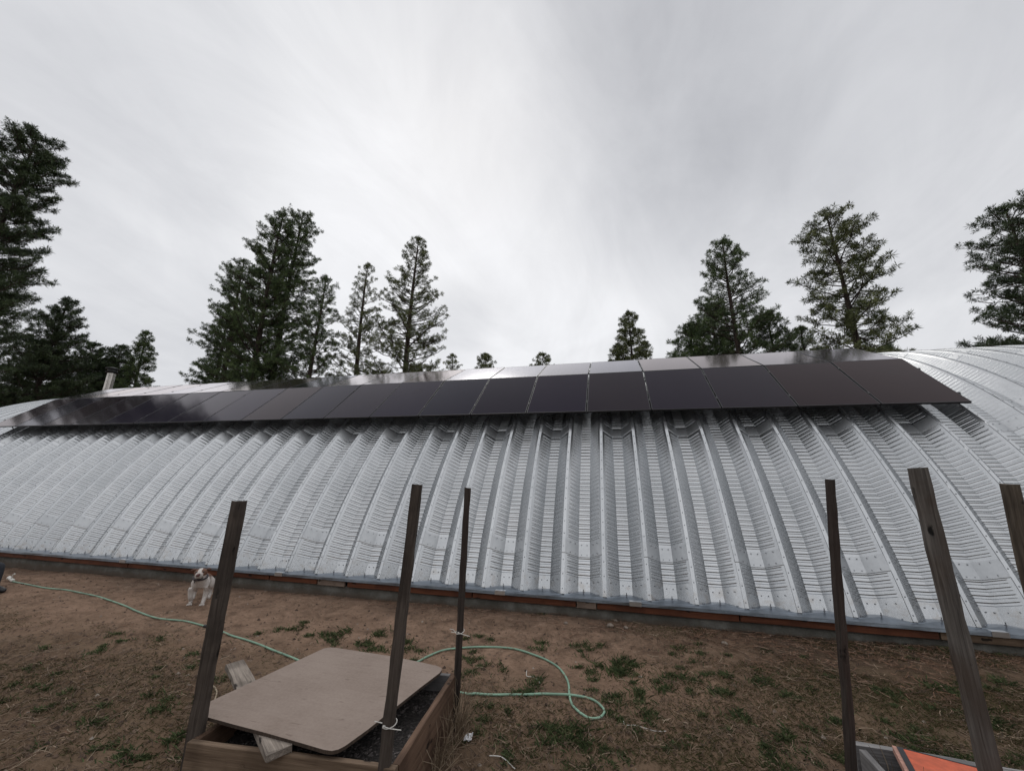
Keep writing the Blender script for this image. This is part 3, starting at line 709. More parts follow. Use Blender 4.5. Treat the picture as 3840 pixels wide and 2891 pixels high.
# unseen pines added behind and beside the camera as dark reflections for steel and panels
def unseen_pines():
    rs = np.random.RandomState(21); VV = []
    for k in range(26):
        an = math.radians(112 + 136 * (k + rs.rand() * 0.6) / 26.0)       # around the back, from right to left
        dist = 30 + 10 * rs.rand(); cx_, cy_ = -5 + 1.6 * dist * math.sin(an), dist * math.cos(an) - 2; H_ = 17 + 9 * rs.rand(); Rm = 3.2 + 1.4 * rs.rand()
        n = 420; t_ = rs.rand(n) ** 0.7; z = H_ * (1 - 0.86 * t_); rr_ = Rm * t_ ** 0.7 * (0.35 + 0.65 * rs.rand(n)); a_ = rs.rand(n) * 6.283
        P = np.stack([cx_ + np.cos(a_) * rr_, cy_ + np.sin(a_) * rr_, z], -1); K = 9
        d_ = rs.normal(size=(n, K, 3)); d_ /= np.linalg.norm(d_, axis=2, keepdims=True); s_ = np.cross(d_, rs.normal(size=(n, K, 3))); s_ /= np.linalg.norm(s_, axis=2, keepdims=True)
        L_ = 0.75 * rs.uniform(.6, 1.1, (n, K, 1)); b0 = P[:, None]
        VV.append(np.stack([b0 + 0 * d_, b0 + d_ * L_ * .5 + s_ * .10, b0 + d_ * L_, b0 + d_ * L_ * .5 - s_ * .10], 2).reshape(-1, 3))
        w0 = 0.25; VV.append(np.array([[cx_ - w0, cy_, 0], [cx_ + w0, cy_, 0], [cx_ + .03, cy_, H_], [cx_ - .03, cy_, H_], [cx_, cy_ - w0, 0], [cx_, cy_ + w0, 0], [cx_, cy_ + .03, H_], [cx_, cy_ - .03, H_]]))
    V = np.concatenate(VV); o = link('unseen_pines', mesh_np('unseen_pines', V, np.arange(len(V)), np.full(len(V) // 4, 4), [M_need[0]]))
    tag(o, 'unseen tall pines added behind the camera for the steel and the panels to mirror', 'unseen_pines', kind='stuff')
unseen_pines()

# ------------------------------------------------------------------ planter, posts, plywood
PH = 0.37
FL = atz(404, 1603, PH); FR = atz(855, 1662, PH); BR = atz(985, 1455, PH); BL = Vector((FL.x - 0.07, FL.y + (BR.y - FR.y), PH))
ctr = (FL + FR + BR + BL) / 4
planter = empty('planter_box', (ctr.x, ctr.y, 0), 'square raised planter box of brown boards with soil, under the plywood sheet', 'planter')
def pboard(a_, b2, name, mat, seed, z0=0.0, hh=PH, th=0.038, inset=0):
    nb = 2
    for k in range(nb):
        h1 = (hh - 0.004) / nb; zc_ = z0 + h1 * (k + 0.5) + 0.004 * k
        d = (Vector(b2) - Vector(a_)); d.z = 0; d.normalize(); n_ = Vector((-d.y, d.x, 0)) * (th / 2)
        A_ = Vector((a_[0], a_[1], zc_)) + n_ ; B_ = Vector((b2[0], b2[1], zc_)) + n_
        timber(name, A_, B_, h1, th, mat, seed + k, side=(0, 0, 1), parent=planter, bev=0.003, chip=0.0015, seg=8)
ux = (FR - FL).normalized(); uy = (BR - FR).normalized()
pboard(FL, FR, 'front_board', M_board, 1)
pboard(FR + uy * 0.04, BR, 'side_board', M_board2, 5)
pboard(BR - ux * 0.042 , BL + ux * 0.04, 'back_board', M_greyedge, 9)
pboard(BL, FL + uy * 0.04, 'side_board', M_board2, 13)
def soil_mat():
    mt, t, b = new_mat('potting_soil'); co = coords(t)
    vo = nd(t, 'ShaderNodeTexVoronoi', i_Scale=70.0); t.links.new(co, vo.inputs['Vector'])
    bw = t.nodes.new('ShaderNodeRGBToBW'); t.links.new(vo.outputs['Color'], bw.inputs[0])
    n = tnoise(t, co, 8, 4)
    f = mth(t, 'MULTIPLY', ramp_f(t, bw.outputs[0], 0.62, 0.8), ramp_f(t, n, 0.35, 0.6))
    c = mixc(t, f, ramp(t, tnoise(t, co, 50, 5), [(0.3, (0.008, 0.007, 0.007)), (0.7, (0.045, 0.038, 0.034))]), (0.16, 0.14, 0.135))
    t.links.new(c, b.inputs['Base Color']); b.inputs['Roughness'].default_value = 0.95
    bump(t, b, tnoise(t, co, 60, 4), 1.0, 0.02); return mt
n_ = 50; V = []; 
ia, ib, ic, id_ = FL + (ux + uy) * 0.045, FR + (-ux + uy) * 0.045, BR + (-ux - uy) * 0.045, BL + (ux - uy) * 0.045
for j in range(n_ + 1):
    for i in range(n_ + 1):
        p = ia.lerp(ib, i / n_).lerp(id_.lerp(ic, i / n_), j / n_)
        p.z = 0.235 + 0.05 * float(fbm(np.array(p.x * 6 + 30), np.array(p.y * 6 + 30), 3)) + rnd.uniform(-.004, .004); V.append(tuple(p))
F = [(j * (n_ + 1) + i, j * (n_ + 1) + i + 1, (j + 1) * (n_ + 1) + i + 1, (j + 1) * (n_ + 1) + i) for j in range(n_) for i in range(n_)]
mbs = MB(); mbs.v = V; mbs.f = F; mbs.mi = [0] * len(F)
soil = mbs.build('potting_soil', soil_mat(), smooth=True); tag(soil, 'dark potting soil with pale specks inside the planter box under the plywood', 'soil', kind='stuff')

# plywood sheet lying tilted on a piece of lumber
def ply_mat():
    mt, t, b = new_mat('plywood'); co = coords(t)
    n1 = tnoise(t, coords(t, 'Object', (3, 30, 3), (0, 0, 0.15)), 1.0, 5, 0.6, 0.3); n2 = tnoise(t, co, 2.2, 4, 0.55); n3 = tnoise(t, co, 60, 3)
    f = mth(t, 'ADD', mth(t, 'MULTIPLY', n1, 0.22), mth(t, 'ADD', mth(t, 'MULTIPLY', n2, 0.5), mth(t, 'MULTIPLY', n3, 0.28)))
    c = ramp(t, f, [(0.34, (0.205, 0.158, 0.130)), (0.5, (0.250, 0.198, 0.168)), (0.66, (0.290, 0.235, 0.200))])
    k = ramp_f(t, tnoise(t, coords(t, 'Object', (5, 28, 5), (0, 0, 0.1)), 1.0, 2, 0.5, 1.0), 0.66, 0.73)
    c = mixc(t, mth(t, 'MULTIPLY', k, 0.5), c, (0.10, 0.065, 0.05))
    t.links.new(c, b.inputs['Base Color']); b.inputs['Roughness'].default_value = 0.8; b.inputs['Specular IOR Level'].default_value = 0.25
    bump(t, b, n1, 0.25, 0.003); return mt
M_ply = ply_mat(); M_plyedge = wood('plywood_edge', (0.035, 0.025, 0.02), (0.11, 0.08, 0.06), False, 0.8)
def c2(x, y): return ((680 + x * .5425) / 1.736, (2300 + y * .5425) / 1.736)
pz = {0: 0.47, 1: 0.46}
def plyz(x, y): return 0.435 - 0.02 * (x + 2.0) + 0.012 * (y - 2.8)
outline_px = [(200, 605), (180, 715), (350, 762), (600, 828), (850, 900), (985, 940), (1040, 948), (1085, 938), (1130, 915), (1290, 800), (1500, 632), (1660, 505), (1785, 410), (1800, 390), (1797, 373), (1760, 358), (1620, 328), (1440, 292), (1240, 262), (1080, 237), (1030, 233), (985, 240), (700, 372), (450, 490)]
pts = []
for q in outline_px:
    z = 0.44
    for _ in range(6):
        p = atz(*c2(*q), z); z = plyz(p.x, p.y)
    pts.append(p)
cx = sum(p.x for p in pts) / len(pts); cyy = sum(p.y for p in pts) / len(pts)
mb = MB(); npt = len(pts); O_ = Vector((cx, cyy, plyz(cx, cyy)))
tp = [p - O_ for p in pts]
mb.v = [tuple(p) for p in tp] + [tuple(p - Vector((0, 0, 0.018))) for p in tp]
mb.f = [tuple(reversed(range(npt))), tuple(range(npt, 2 * npt))] + [(i, (i + 1) % npt, npt + (i + 1) % npt, npt + i) for i in range(npt)]; mb.mi = [0, 0] + [1] * npt
ply = mb.build('plywood_sheet', [M_ply, M_plyedge], loc=O_)
bm = bmesh.new(); bm.from_mesh(ply.data); bmesh.ops.recalc_face_normals(bm, faces=bm.faces); bm.to_mesh(ply.data); bm.free()
tag(ply, 'tan plywood sheet with rounded corners lying over the planter box', 'plywood')
# lumber piece across the box under the sheet
la = atz(*c2(395, 425), 0.385); lb = atz(*c2(672, 965), 0.395)
dl = (lb - la).normalized(); la = atz(*c2(368, 352), 0.375)
lum = timber('lumber_piece', la - Vector((0, 0, 0.0)), lb + Vector((0, 0, 0.002)), 0.125, 0.040, M_lumber, 77, side=(-dl.y, dl.x, 0), chip=0.004, seg=10)
tag(lum, 'grey weathered piece of lumber under the plywood, sticking out at both ends', 'lumber')

def post(name, bpx, bz, tpx, sx, sy_, twist, mat, seed, label, Yt=None, Yb=None, down=0.0):
    B = atz(*bpx, bz) if Yb is None else aty(*bpx, Yb)
    T = aty(*tpx, Yt if Yt is not None else B.y)
    d = (T - B).normalized(); G = B - d * (B.z + 0.25) / d.z
    o = timber(name, G, T, sx, sy_, mat, seed, twist, chip=0.003, seg=22)
    tag(o, label, 'post', 'wooden stakes around the planters'); return o, B, T, d
pA = post('wooden_post', c2(95, 880), 0.33, (516.5, 1082), 0.089, 0.045, 0.05, M_post, 11, 'grey wooden post at the left corner of the plywood-covered planter', down=1)
pB = post('wooden_post', c2(1410, 1050), 0.37, (900, 1046), 0.060, 0.045, 0.2, M_post, 12, 'dark wooden post at the front right corner of the plywood-covered planter, cable tie low down')
pC = post('wooden_post', c2(1910, 420), 0.37, (1011, 1053.5), 0.054, 0.042, 0.35, M_post2, 13, 'thin dark wooden post behind the plywood-covered planter with a cable tie', )
c4 = lambda x, y: ((2840 + x * .7153) / 1.736, (1700 + y * .7153) / 1.736)
pD = post('wooden_post', c4(487, 1600), 0.37, c4(386, 136), 0.046, 0.038, 0.45, M_post2, 14, 'thin near-black wooden post left of the orange sign')
pE = post('wooden_post', c4(1205, 1600), 0.0, c4(841, 79), 0.072, 0.045, 0.12, M_post3, 15, 'thick knotty grey wooden post in front of the orange sign', Yt=2.6, Yb=2.6)
pF = post('wooden_post', c4(1372, 380), 0.0, c4(1322, 163), 0.058, 0.045, 0.1, M_post4, 16, 'brown wooden post cut off by the right edge of the photo', Yt=2.6, Yb=2.6)

# cable ties
M_tie = plain('white_plastic', (0.62, 0.60, 0.56), 0.5, 0, 20, 0.12)
def tie_around(B, T, d, zz_, rx, ry, tw, label, ends):
    c = B + d * ((zz_ - B.z) / d.z); r = []
    for k in range(15):
        an = 2 * PI * k / 14; q = Vector((math.cos(an) * rx, math.sin(an) * ry, 0.012 * math.sin(an * 1 + 0.7))); q = Matrix.Rotation(tw, 3, 'Z') @ q; r.append(q)
    mb_ = MB(); mb_.tube(r, 0.0028, 5)
    for e in ends: mb_.tube([Vector(q) for q in e], 0.0024, 5)
    mb_.box((-0.006 + ends[0][0][0], -0.006 + ends[0][0][1], ends[0][0][2] - 0.005), (0.006 + ends[0][0][0], 0.004 + ends[0][0][1], ends[0][0][2] + 0.005))
    o = mb_.build('cable_tie', M_tie, loc=c); tag(o, label, 'cable tie', 'white cable ties'); return o
def z_at(P, ypx, T, B, d):  # height on the post seen at that row
    best = 0
    for k in range(400):
        q = B + d * (k * 0.006 - 0.6); 
        cc = q - Vector((0, 0, CAM_H)); yy_ = (1445.5 - F_PX * cc.dot(up) / cc.dot(fw)) / 1.736
        if yy_ <= ypx: return q.z
    return best
zB = z_at(None, 1563, pB[2], pB[1], pB[3]); zC = z_at(None, 1364, pC[2], pC[1], pC[3])
tie_around(pB[1], pB[2], pB[3], zB, 0.037, 0.032, 0.2, 'white cable tie round the front right post beside the plywood edge', [((-0.015, -0.036, 0.0), (0.03, -0.05, 0.004), (0.10, -0.06, 0.012)), ((-0.03, -0.03, 0.012), (-0.075, -0.035, 0.016))])
tie_around(pC[1], pC[2], pC[3], zC, 0.034, 0.032, 0.3, 'white cable tie round the thin back post', [((0.0, -0.036, 0.0), (0.04, -0.045, -0.004), (0.105, -0.05, -0.012)), ((-0.03, -0.03, 0.004), (-0.05, -0.035, 0.02), (-0.075, -0.04, 0.022)), ((-0.02, -0.036, 0.0), (-0.06, -0.045, 0.004))])

# second planter with the orange sign on it
P2 = [atz(*c4(510, 1525), PH), atz(*c4(640, 1665), PH)]
bl = P2[0]; lft = (P2[1] - P2[0]).normalized(); bk = (atz(*c4(705, 1560), PH) - bl).normalized()
planter2 = empty('planter_box', (bl.x + 0.5, bl.y - 0.5, 0), 'grey-edged raised planter box under the orange sign', 'planter')
_p = planter; planter = planter2
br2 = bl + bk * 1.2; fl2 = bl + lft * 1.15; fr2 = br2 + lft * 1.15
pboard(br2, bl, 'back_board', M_greyedge, 31, th=-0.038); pboard(bl - lft * -0.04, fl2, 'side_board', M_greyedge, 35)
pboard(fl2, fr2, 'front_board', M_board, 39); pboard(fr2, br2 + lft * 0.04, 'side_board', M_board2, 43)
planter = _p
n_ = 24; V = []
for j in range(n_ + 1):
    for i in range(n_ + 1):
        p = (bl + (bk + lft) * 0.045).lerp(br2 + (lft - bk) * 0.045, i / n_).lerp((fl2 + (bk - lft) * 0.045).lerp(fr2 - (bk + lft) * 0.045, i / n_), j / n_)
        p.z = 0.22 + rnd.uniform(-.02, .02); V.append(tuple(p))
mbs = MB(); mbs.v = V; mbs.f = [(j * (n_ + 1) + i, (j + 1) * (n_ + 1) + i, (j + 1) * (n_ + 1) + i + 1, j * (n_ + 1) + i + 1) for j in range(n_) for i in range(n_)]; mbs.mi = [0] * len(mbs.f)
s2 = mbs.build('potting_soil', bpy.data.materials['potting_soil']); tag(s2, 'dark soil in the planter box beside the orange sign', 'soil', kind='stuff')
# orange diamond road sign lying on the box (corner, black border, faded wooden rim)
A_ = atz(*c4(705, 1527), 0.41); B_ = atz(*c4(1162, 1645), 0.41); C_ = atz(*c4(735, 1700), 0.41)
e1 = (B_ - A_).normalized(); e2 = (C_ - A_); e2 = (e2 - e1 * e2.dot(e1)).normalized(); SZ = 0.76
sign = empty('road_sign', tuple(A_), 'orange road sign with a black border lying on the right-hand planter', 'sign')
M_or = plain('orange_sign_face', (0.52, 0.105, 0.048), 0.55, 0, 14, 0.25); M_bk = plain('sign_black', (0.018, 0.018, 0.022), 0.45, 0, 10); M_rim = plain('sign_faded_rim', (0.42, 0.23, 0.18), 0.7, 0, 40, 0.3)
def sq(mb_, a0, a1, b0, b1, z0, z1):
    base = [e1 * a0 + e2 * b0, e1 * a1 + e2 * b0, e1 * a1 + e2 * b1, e1 * a0 + e2 * b1]; k = len(mb_.v)
    mb_.v += [tuple(q + Vector((0, 0, z0))) for q in base] + [tuple(q + Vector((0, 0, z1))) for q in base]
    for q in ((3, 2, 1, 0), (4, 5, 6, 7), (0, 1, 5, 4), (1, 2, 6, 5), (2, 3, 7, 6), (3, 0, 4, 7)): mb_.f.append(tuple(k + i for i in q)); mb_.mi.append(0)
mb_ = MB(); sq(mb_, 0, SZ, 0, SZ, -0.035, -0.001); mb_.build('backing', M_rim, sign)
mb_ = MB(); sq(mb_, 0.045, SZ - 0.02, 0.018, SZ - 0.02, -0.0009, 0.003); mb_.build('face', M_or, sign)
mb_ = MB(); sq(mb_, 0.018, 0.045, 0.010, SZ - 0.01, -0.0009, 0.0045); sq(mb_, 0.0452, SZ - 0.02, 0.010, 0.0178, -0.0009, 0.0045); sq(mb_, SZ - 0.0198, SZ - 0.008, 0.010, SZ - 0.01, -0.0009, 0.0045); mb_.build('border', M_bk, sign)

# ------------------------------------------------------------------ hose
def gp(x, y, dz=0.0):
    p = atz(x, y, 0.0)
    for _ in range(3): p = atz(x, y, float(ground_base(p.x, p.y)) + dz)
    return p
def smooth_path(pts, n=8):
    out = []
    P = [pts[0]] + pts + [pts[-1]]
    for i in range(1, len(P) - 2):
        for k in range(n):
            t_ = k / n; a_, b2, c_, d_ = P[i - 1], P[i], P[i + 1], P[i + 2]
            out.append(0.5 * ((2 * b2) + (-a_ + c_) * t_ + (2 * a_ - 5 * b2 + 4 * c_ - d_) * t_ ** 2 + (-a_ + 3 * b2 - 3 * c_ + d_) * t_ ** 3))
    out.append(pts[-1]); return out
M_hose = plain('mint_green_rubber', (0.20, 0.335, 0.245), 0.55, 0, 5, 0.25)
hp = [(28, 1256), (50, 1262), (84, 1269), (115, 1272), (150, 1276), (200, 1287), (240, 1298), (275, 1309), (300, 1319), (340, 1333), (395, 1341), (430, 1350), (450, 1354), (478, 1364), (500, 1374), (540, 1386), (580, 1399), (620, 1413), (660, 1428), (720, 1445), (790, 1455), (850, 1445), (900, 1430), (925, 1418), (960, 1405), (1005, 1399), (1060, 1397), (1110, 1400), (1151, 1412), (1180, 1423), (1204, 1438), (1219, 1455), (1228, 1477), (1230, 1500), (1236, 1524), (1250, 1541), (1272, 1551), (1293, 1549), (1305, 1539), (1304, 1529), (1294, 1519), (1272, 1510), (1247, 1504), (1226, 1502), (1180, 1501), (1130, 1503), (1080, 1500), (1030, 1496), (1000, 1494)]
pts = [gp(x, y, 0.014) for x, y in hp]; pts.append(pts[-1] + Vector((-0.5, 0.12, 0))); pts.append(pts[-1] + Vector((-0.8, 0.35, 0)))
path = smooth_path(pts, 7)
for q in path: q.z = float(ground_h(q.x, q.y)) + 0.012
# the second pass of the loop lies on top of the first
cross = gp(1227, 1501)
for i, q in enumerate(path):
    if i > 38 * 7 and (Vector((q.x, q.y)) - Vector((cross.x, cross.y))).length < 0.16: q.z += 0.024 * (1 - (Vector((q.x, q.y)) - Vector((cross.x, cross.y))).length / 0.16)
gz = [float(ground_h(q.x, q.y)) for q in path]
for _ in range(14):
    zs = [q.z for q in path]
    for i in range(1, len(path) - 1): path[i].z = max((zs[i - 1] + zs[i] * 2 + zs[i + 1]) / 4, gz[i] + 0.001)
hose = empty('garden_hose', tuple(path[0]), 'pale green garden hose snaking across the dirt with a loop at its right', 'hose')
def rel(q): return q - Vector(hose.location)
mb = MB(); mb.tube([rel(q) for q in path], 0.0105, 9); mb.build('tube', M_hose, hose, smooth=True)
kk = min(range(len(path)), key=lambda i: (path[i] - gp(447, 1354)).length)
mb = MB(); mb.tube([rel(path[kk - 1]), rel(path[kk + 1])], 0.019, 10); mb.build('coupling', M_bk, hose)
q0, q1 = rel(path[0]), rel(path[3]); dd = (q0 - q1).normalized()
mb = MB(); mb.tube([q0 + Vector((0, 0, .01)), q0 + dd * 0.05 + Vector((0, 0, .02)), q0 + dd * 0.06 + Vector((0, 0, .02)), q0 + dd * 0.20 + Vector((0, 0, 0.045)), q0 + dd * 0.23 + Vector((0, 0, 0.05))], [0.024, 0.030, 0.022, 0.026, 0.034], 10)
mb.tube([q0 + dd * 0.12 + Vector((0, 0, .04)), q0 + dd * 0.10 + Vector((0, 0, 0.10)), q0 + dd * 0.03 + Vector((0, 0, 0.13))], 0.012, 6)
mb.build('spray_nozzle', M_tie, hose)

# ------------------------------------------------------------------ skinned bodies
def skin_body(name, verts, edges, mat, root_i=0, levels=2, parent=None, loc=(0, 0, 0), rotz=0.0):
    me = bpy.data.meshes.new(name); me.from_pydata([v_[0] for v_ in verts], edges, [])
    o = bpy.data.objects.new(name, me); col.objects.link(o)
    sm = o.modifiers.new('skin', 'SKIN'); 
    if not me.skin_vertices:
        bpy.context.view_layer.objects.active = o
    sm.use_smooth_shade = True; sm.branch_smoothing = 0.6
    ss = o.modifiers.new('sub', 'SUBSURF'); ss.levels = levels; ss.render_levels = levels
    bpy.context.view_layer.update()
    sv = me.skin_vertices[0].data
    for i, v_ in enumerate(verts):
        rr_ = v_[1]; sv[i].radius = rr_ if isinstance(rr_, tuple) else (rr_, rr_); sv[i].use_root = (i == root_i)
    bpy.context.view_layer.update()
    dg = bpy.context.evaluated_depsgraph_get(); nm_ = bpy.data.meshes.new_from_object(o.evaluated_get(dg))
    o.modifiers.clear(); o.data = nm_; nm_.materials.clear(); nm_.materials.append(mat)
    for p in nm_.polygons: p.use_smooth = True
    o.location = loc; o.rotation_euler = (0, 0, rotz)
    if parent is not None: o.parent = parent
    return o
def chain(verts, edges, start, lst):
    p = start
    for v_ in lst:
        verts.append(v_); edges.append((p, len(verts) - 1)); p = len(verts) - 1
    return p

# dog: local +x is the nose direction of the body, z up
def build_dog():
    fa = gp(713, 2268 / 1.736 - 0) ; 
    f1 = atz(713.5 / 1.736, 2264 / 1.736); f2 = atz(759.5 / 1.736, 2265 / 1.736); rp = atz(783 / 1.736, 2242 / 1.736)
    fc = (f1 + f2) / 2
    head = math.radians(-50)             # body heading, almost straight at the camera
    root = empty('dog', (fc.x, fc.y, float(ground_h(fc.x, fc.y))), 'white and brown stocky dog with a dark collar standing in front of the hut', 'dog')
    mt, t, b = new_mat('dog_coat'); co = coords(t)
    s_ = t.nodes.new('ShaderNodeSeparateXYZ'); t.links.new(co, s_.inputs[0]); X_, Y_, Z_ = s_.outputs
    n = tnoise(t, co, 9, 3); n2 = tnoise(t, co, 60, 3)
    # brown over both sides of the head, a white blaze down the middle and a white muzzle; a brown saddle further back
    hy = mth(t, 'ABSOLUTE', mth(t, 'SUBTRACT', Y_, mth(t, 'MULTIPLY', mth(t, 'SUBTRACT', n, 0.5), 0.03)))
    hd = mth(t, 'MULTIPLY', ramp_f(t, hy, 0.020, 0.029), ramp_f(t, Z_, 0.440, 0.458))
    hd = mth(t, 'MULTIPLY', hd, ramp_f(t, X_, 0.225, 0.205))
    bk_ = mth(t, 'MULTIPLY', ramp_f(t, mth(t, 'ADD', X_, mth(t, 'MULTIPLY', n, 0.2)), -0.05, -0.09), ramp_f(t, mth(t, 'ADD', Z_, mth(t, 'MULTIPLY', n, 0.1)), 0.36, 0.40))
    k = mth(t, 'MAXIMUM', hd, bk_, clamp=True)
    white = ramp(t, n2, [(0.3, (0.47, 0.43, 0.40)), (0.7, (0.62, 0.575, 0.54))])
    t.links.new(mixc(t, k, white, (0.15, 0.072, 0.045)), b.inputs['Base Color']); b.inputs['Roughness'].default_value = 0.8
    V = []; E = []
    V.append(((-0.02, 0, 0.325), (0.120, 0.130)))           # chest root
    c = chain(V, E, 0, [((0.045, 0, 0.335), (0.115, 0.118)), ((0.080, 0.0, 0.390), (0.088, 0.085)), ((0.100, 0.0, 0.435), (0.080, 0.074)), ((0.115, 0.0, 0.490), (0.098, 0.084)), ((0.160, 0, 0.482), (0.086, 0.070)), ((0.205, 0, 0.458), (0.056, 0.050)), ((0.240, 0, 0.450), (0.052, 0.044))])
    r_ = chain(V, E, 0, [((-0.14, 0, 0.325), (0.105, 0.115)), ((-0.26, 0, 0.335), (0.090, 0.095)), ((-0.35, 0, 0.34), (0.080, 0.085)), ((-0.42, 0, 0.335), (0.045, 0.05))])
    chain(V, E, r_, [((-0.47, 0.0, 0.33), 0.020), ((-0.54, 0.01, 0.27), 0.014), ((-0.60, 0.02, 0.24), 0.008)])
    # front legs: placed on the paw prints seen in the photo
    R_ = Matrix.Rotation(-head, 3, 'Z')
    l1 = R_ @ (f1 - fc); l2 = R_ @ (f2 - fc); l3 = R_ @ (rp - fc)
    for q in (l1, l2):
        sh_y = 0.105 if q.y > 0 else -0.105
        chain(V, E, 0, [((0.025, sh_y, 0.27), (0.062, 0.062)), ((0.000, sh_y * 0.7 + q.y * 0.3, 0.20), (0.042, 0.044)), ((0.005, sh_y * 0.35 + q.y * 0.65, 0.115), (0.033, 0.034)), ((q.x - 0.010, q.y, 0.055), (0.029, 0.028)), ((q.x + 0.012, q.y, 0.026), (0.036, 0.025)), ((q.x + 0.046, q.y, 0.020), (0.033, 0.019))])
    for ly in (l3.y, l3.y - 0.21 if l3.y > 0 else l3.y + 0.21):
        sg = 1 if ly > 0 else -1
        chain(V, E, r_ - 1, [((-0.33, sg * 0.085, 0.27), (0.066, 0.072)), ((-0.30, sg * 0.092, 0.205), (0.045, 0.048)), ((-0.375, ly, 0.135), (0.028, 0.030)), ((-0.36, ly, 0.06), (0.025, 0.026)), ((l3.x, ly, 0.025), (0.033, 0.024)), ((l3.x + 0.036, ly, 0.020), (0.029, 0.018))])
    body = skin_body('body', V, E, mt, 0, 2, root)
    bz = max(v_.co.z for v_ in body.data.vertices); print('dog top', bz, 'snout', max(v_.co.x for v_ in body.data.vertices))
    root.rotation_euler = (0, 0, head)
    M_ear = plain('dog_ear', (0.11, 0.052, 0.036), 0.8, 0, 30); M_pink = plain('dog_nose', (0.13, 0.06, 0.055), 0.4, 0, 30); M_eye = plain('dog_eye', (0.02, 0.014, 0.012), 0.25, 0, 30)
    for s2_ in (-1, 1):
        e = MB(); zt = -0.010
        e.v = [(0.085, s2_ * 0.050, 0.548 + zt), (0.135, s2_ * 0.056, 0.545 + zt), (0.135, s2_ * 0.118, 0.562 + zt), (0.100, s2_ * 0.112, 0.568 + zt), (0.155, s2_ * 0.142, 0.512 + zt), (0.125, s2_ * 0.146, 0.516 + zt),
                         (0.090, s2_ * 0.050, 0.515 + zt), (0.135, s2_ * 0.056, 0.512 + zt), (0.130, s2_ * 0.098, 0.530 + zt), (0.102, s2_ * 0.096, 0.534 + zt)]
        e.f = [(0, 1, 2, 3), (3, 2, 4, 5), (6, 9, 8, 7), (0, 6, 7, 1), (1, 7, 8, 2), (0, 3, 9, 6), (2, 8, 4), (3, 5, 9), (9, 5, 4, 8)]; e.mi = [0] * 9
        eo = e.build('ear', M_ear, root, smooth=True); sbs = eo.modifiers.new('s', 'SUBSURF'); sbs.levels = 1; sbs.render_levels = 1
        ey = MB(); ey.tube([(0.180, s2_ * 0.042, 0.502), (0.202, s2_ * 0.044, 0.502), (0.210, s2_ * 0.044, 0.501)], [0.015, 0.013, 0.006], 8); ey.build('eye', M_eye, root, smooth=True)
    ns = MB(); ns.tube([(0.262, 0, 0.474), (0.290, 0, 0.475), (0.302, 0, 0.470)], [0.028, 0.028, 0.014], 10, squash=0.8); ns.build('nose', M_pink, root, smooth=True)
    mo = MB(); mo.tube([(0.215, -0.052, 0.424), (0.265, -0.040, 0.418), (0.290, 0, 0.424), (0.265, 0.040, 0.418), (0.215, 0.052, 0.424)], 0.007, 5); mo.build('mouth', M_eye, root)
    cl = MB(); ring = [(0.085 + 0.085 * math.cos(k * PI / 8), 0.092 * math.sin(k * PI / 8), 0.412 - 0.030 * math.cos(k * PI / 8)) for k in range(17)]
    cl.tube(ring, 0.013, 6, cap=False); cl.tube([(0.15, -0.05, 0.375), (0.155, -0.05, 0.345)], 0.008, 6); cl.build('collar', plain('collar_webbing', (0.025, 0.016, 0.022), 0.6), root, smooth=True)
    # toes
    for q in (l1, l2):
        tm = MB()
        for k in (-1.5, -0.5, 0.5, 1.5):
            tm.tube([(q.x + 0.030, q.y + k * 0.013, 0.020), (q.x + 0.062, q.y + k * 0.018, 0.016), (q.x + 0.074, q.y + k * 0.019, 0.010)], [0.011, 0.010, 0.004], 6)
        tm.build('toes', mt, root, smooth=True)
build_dog()

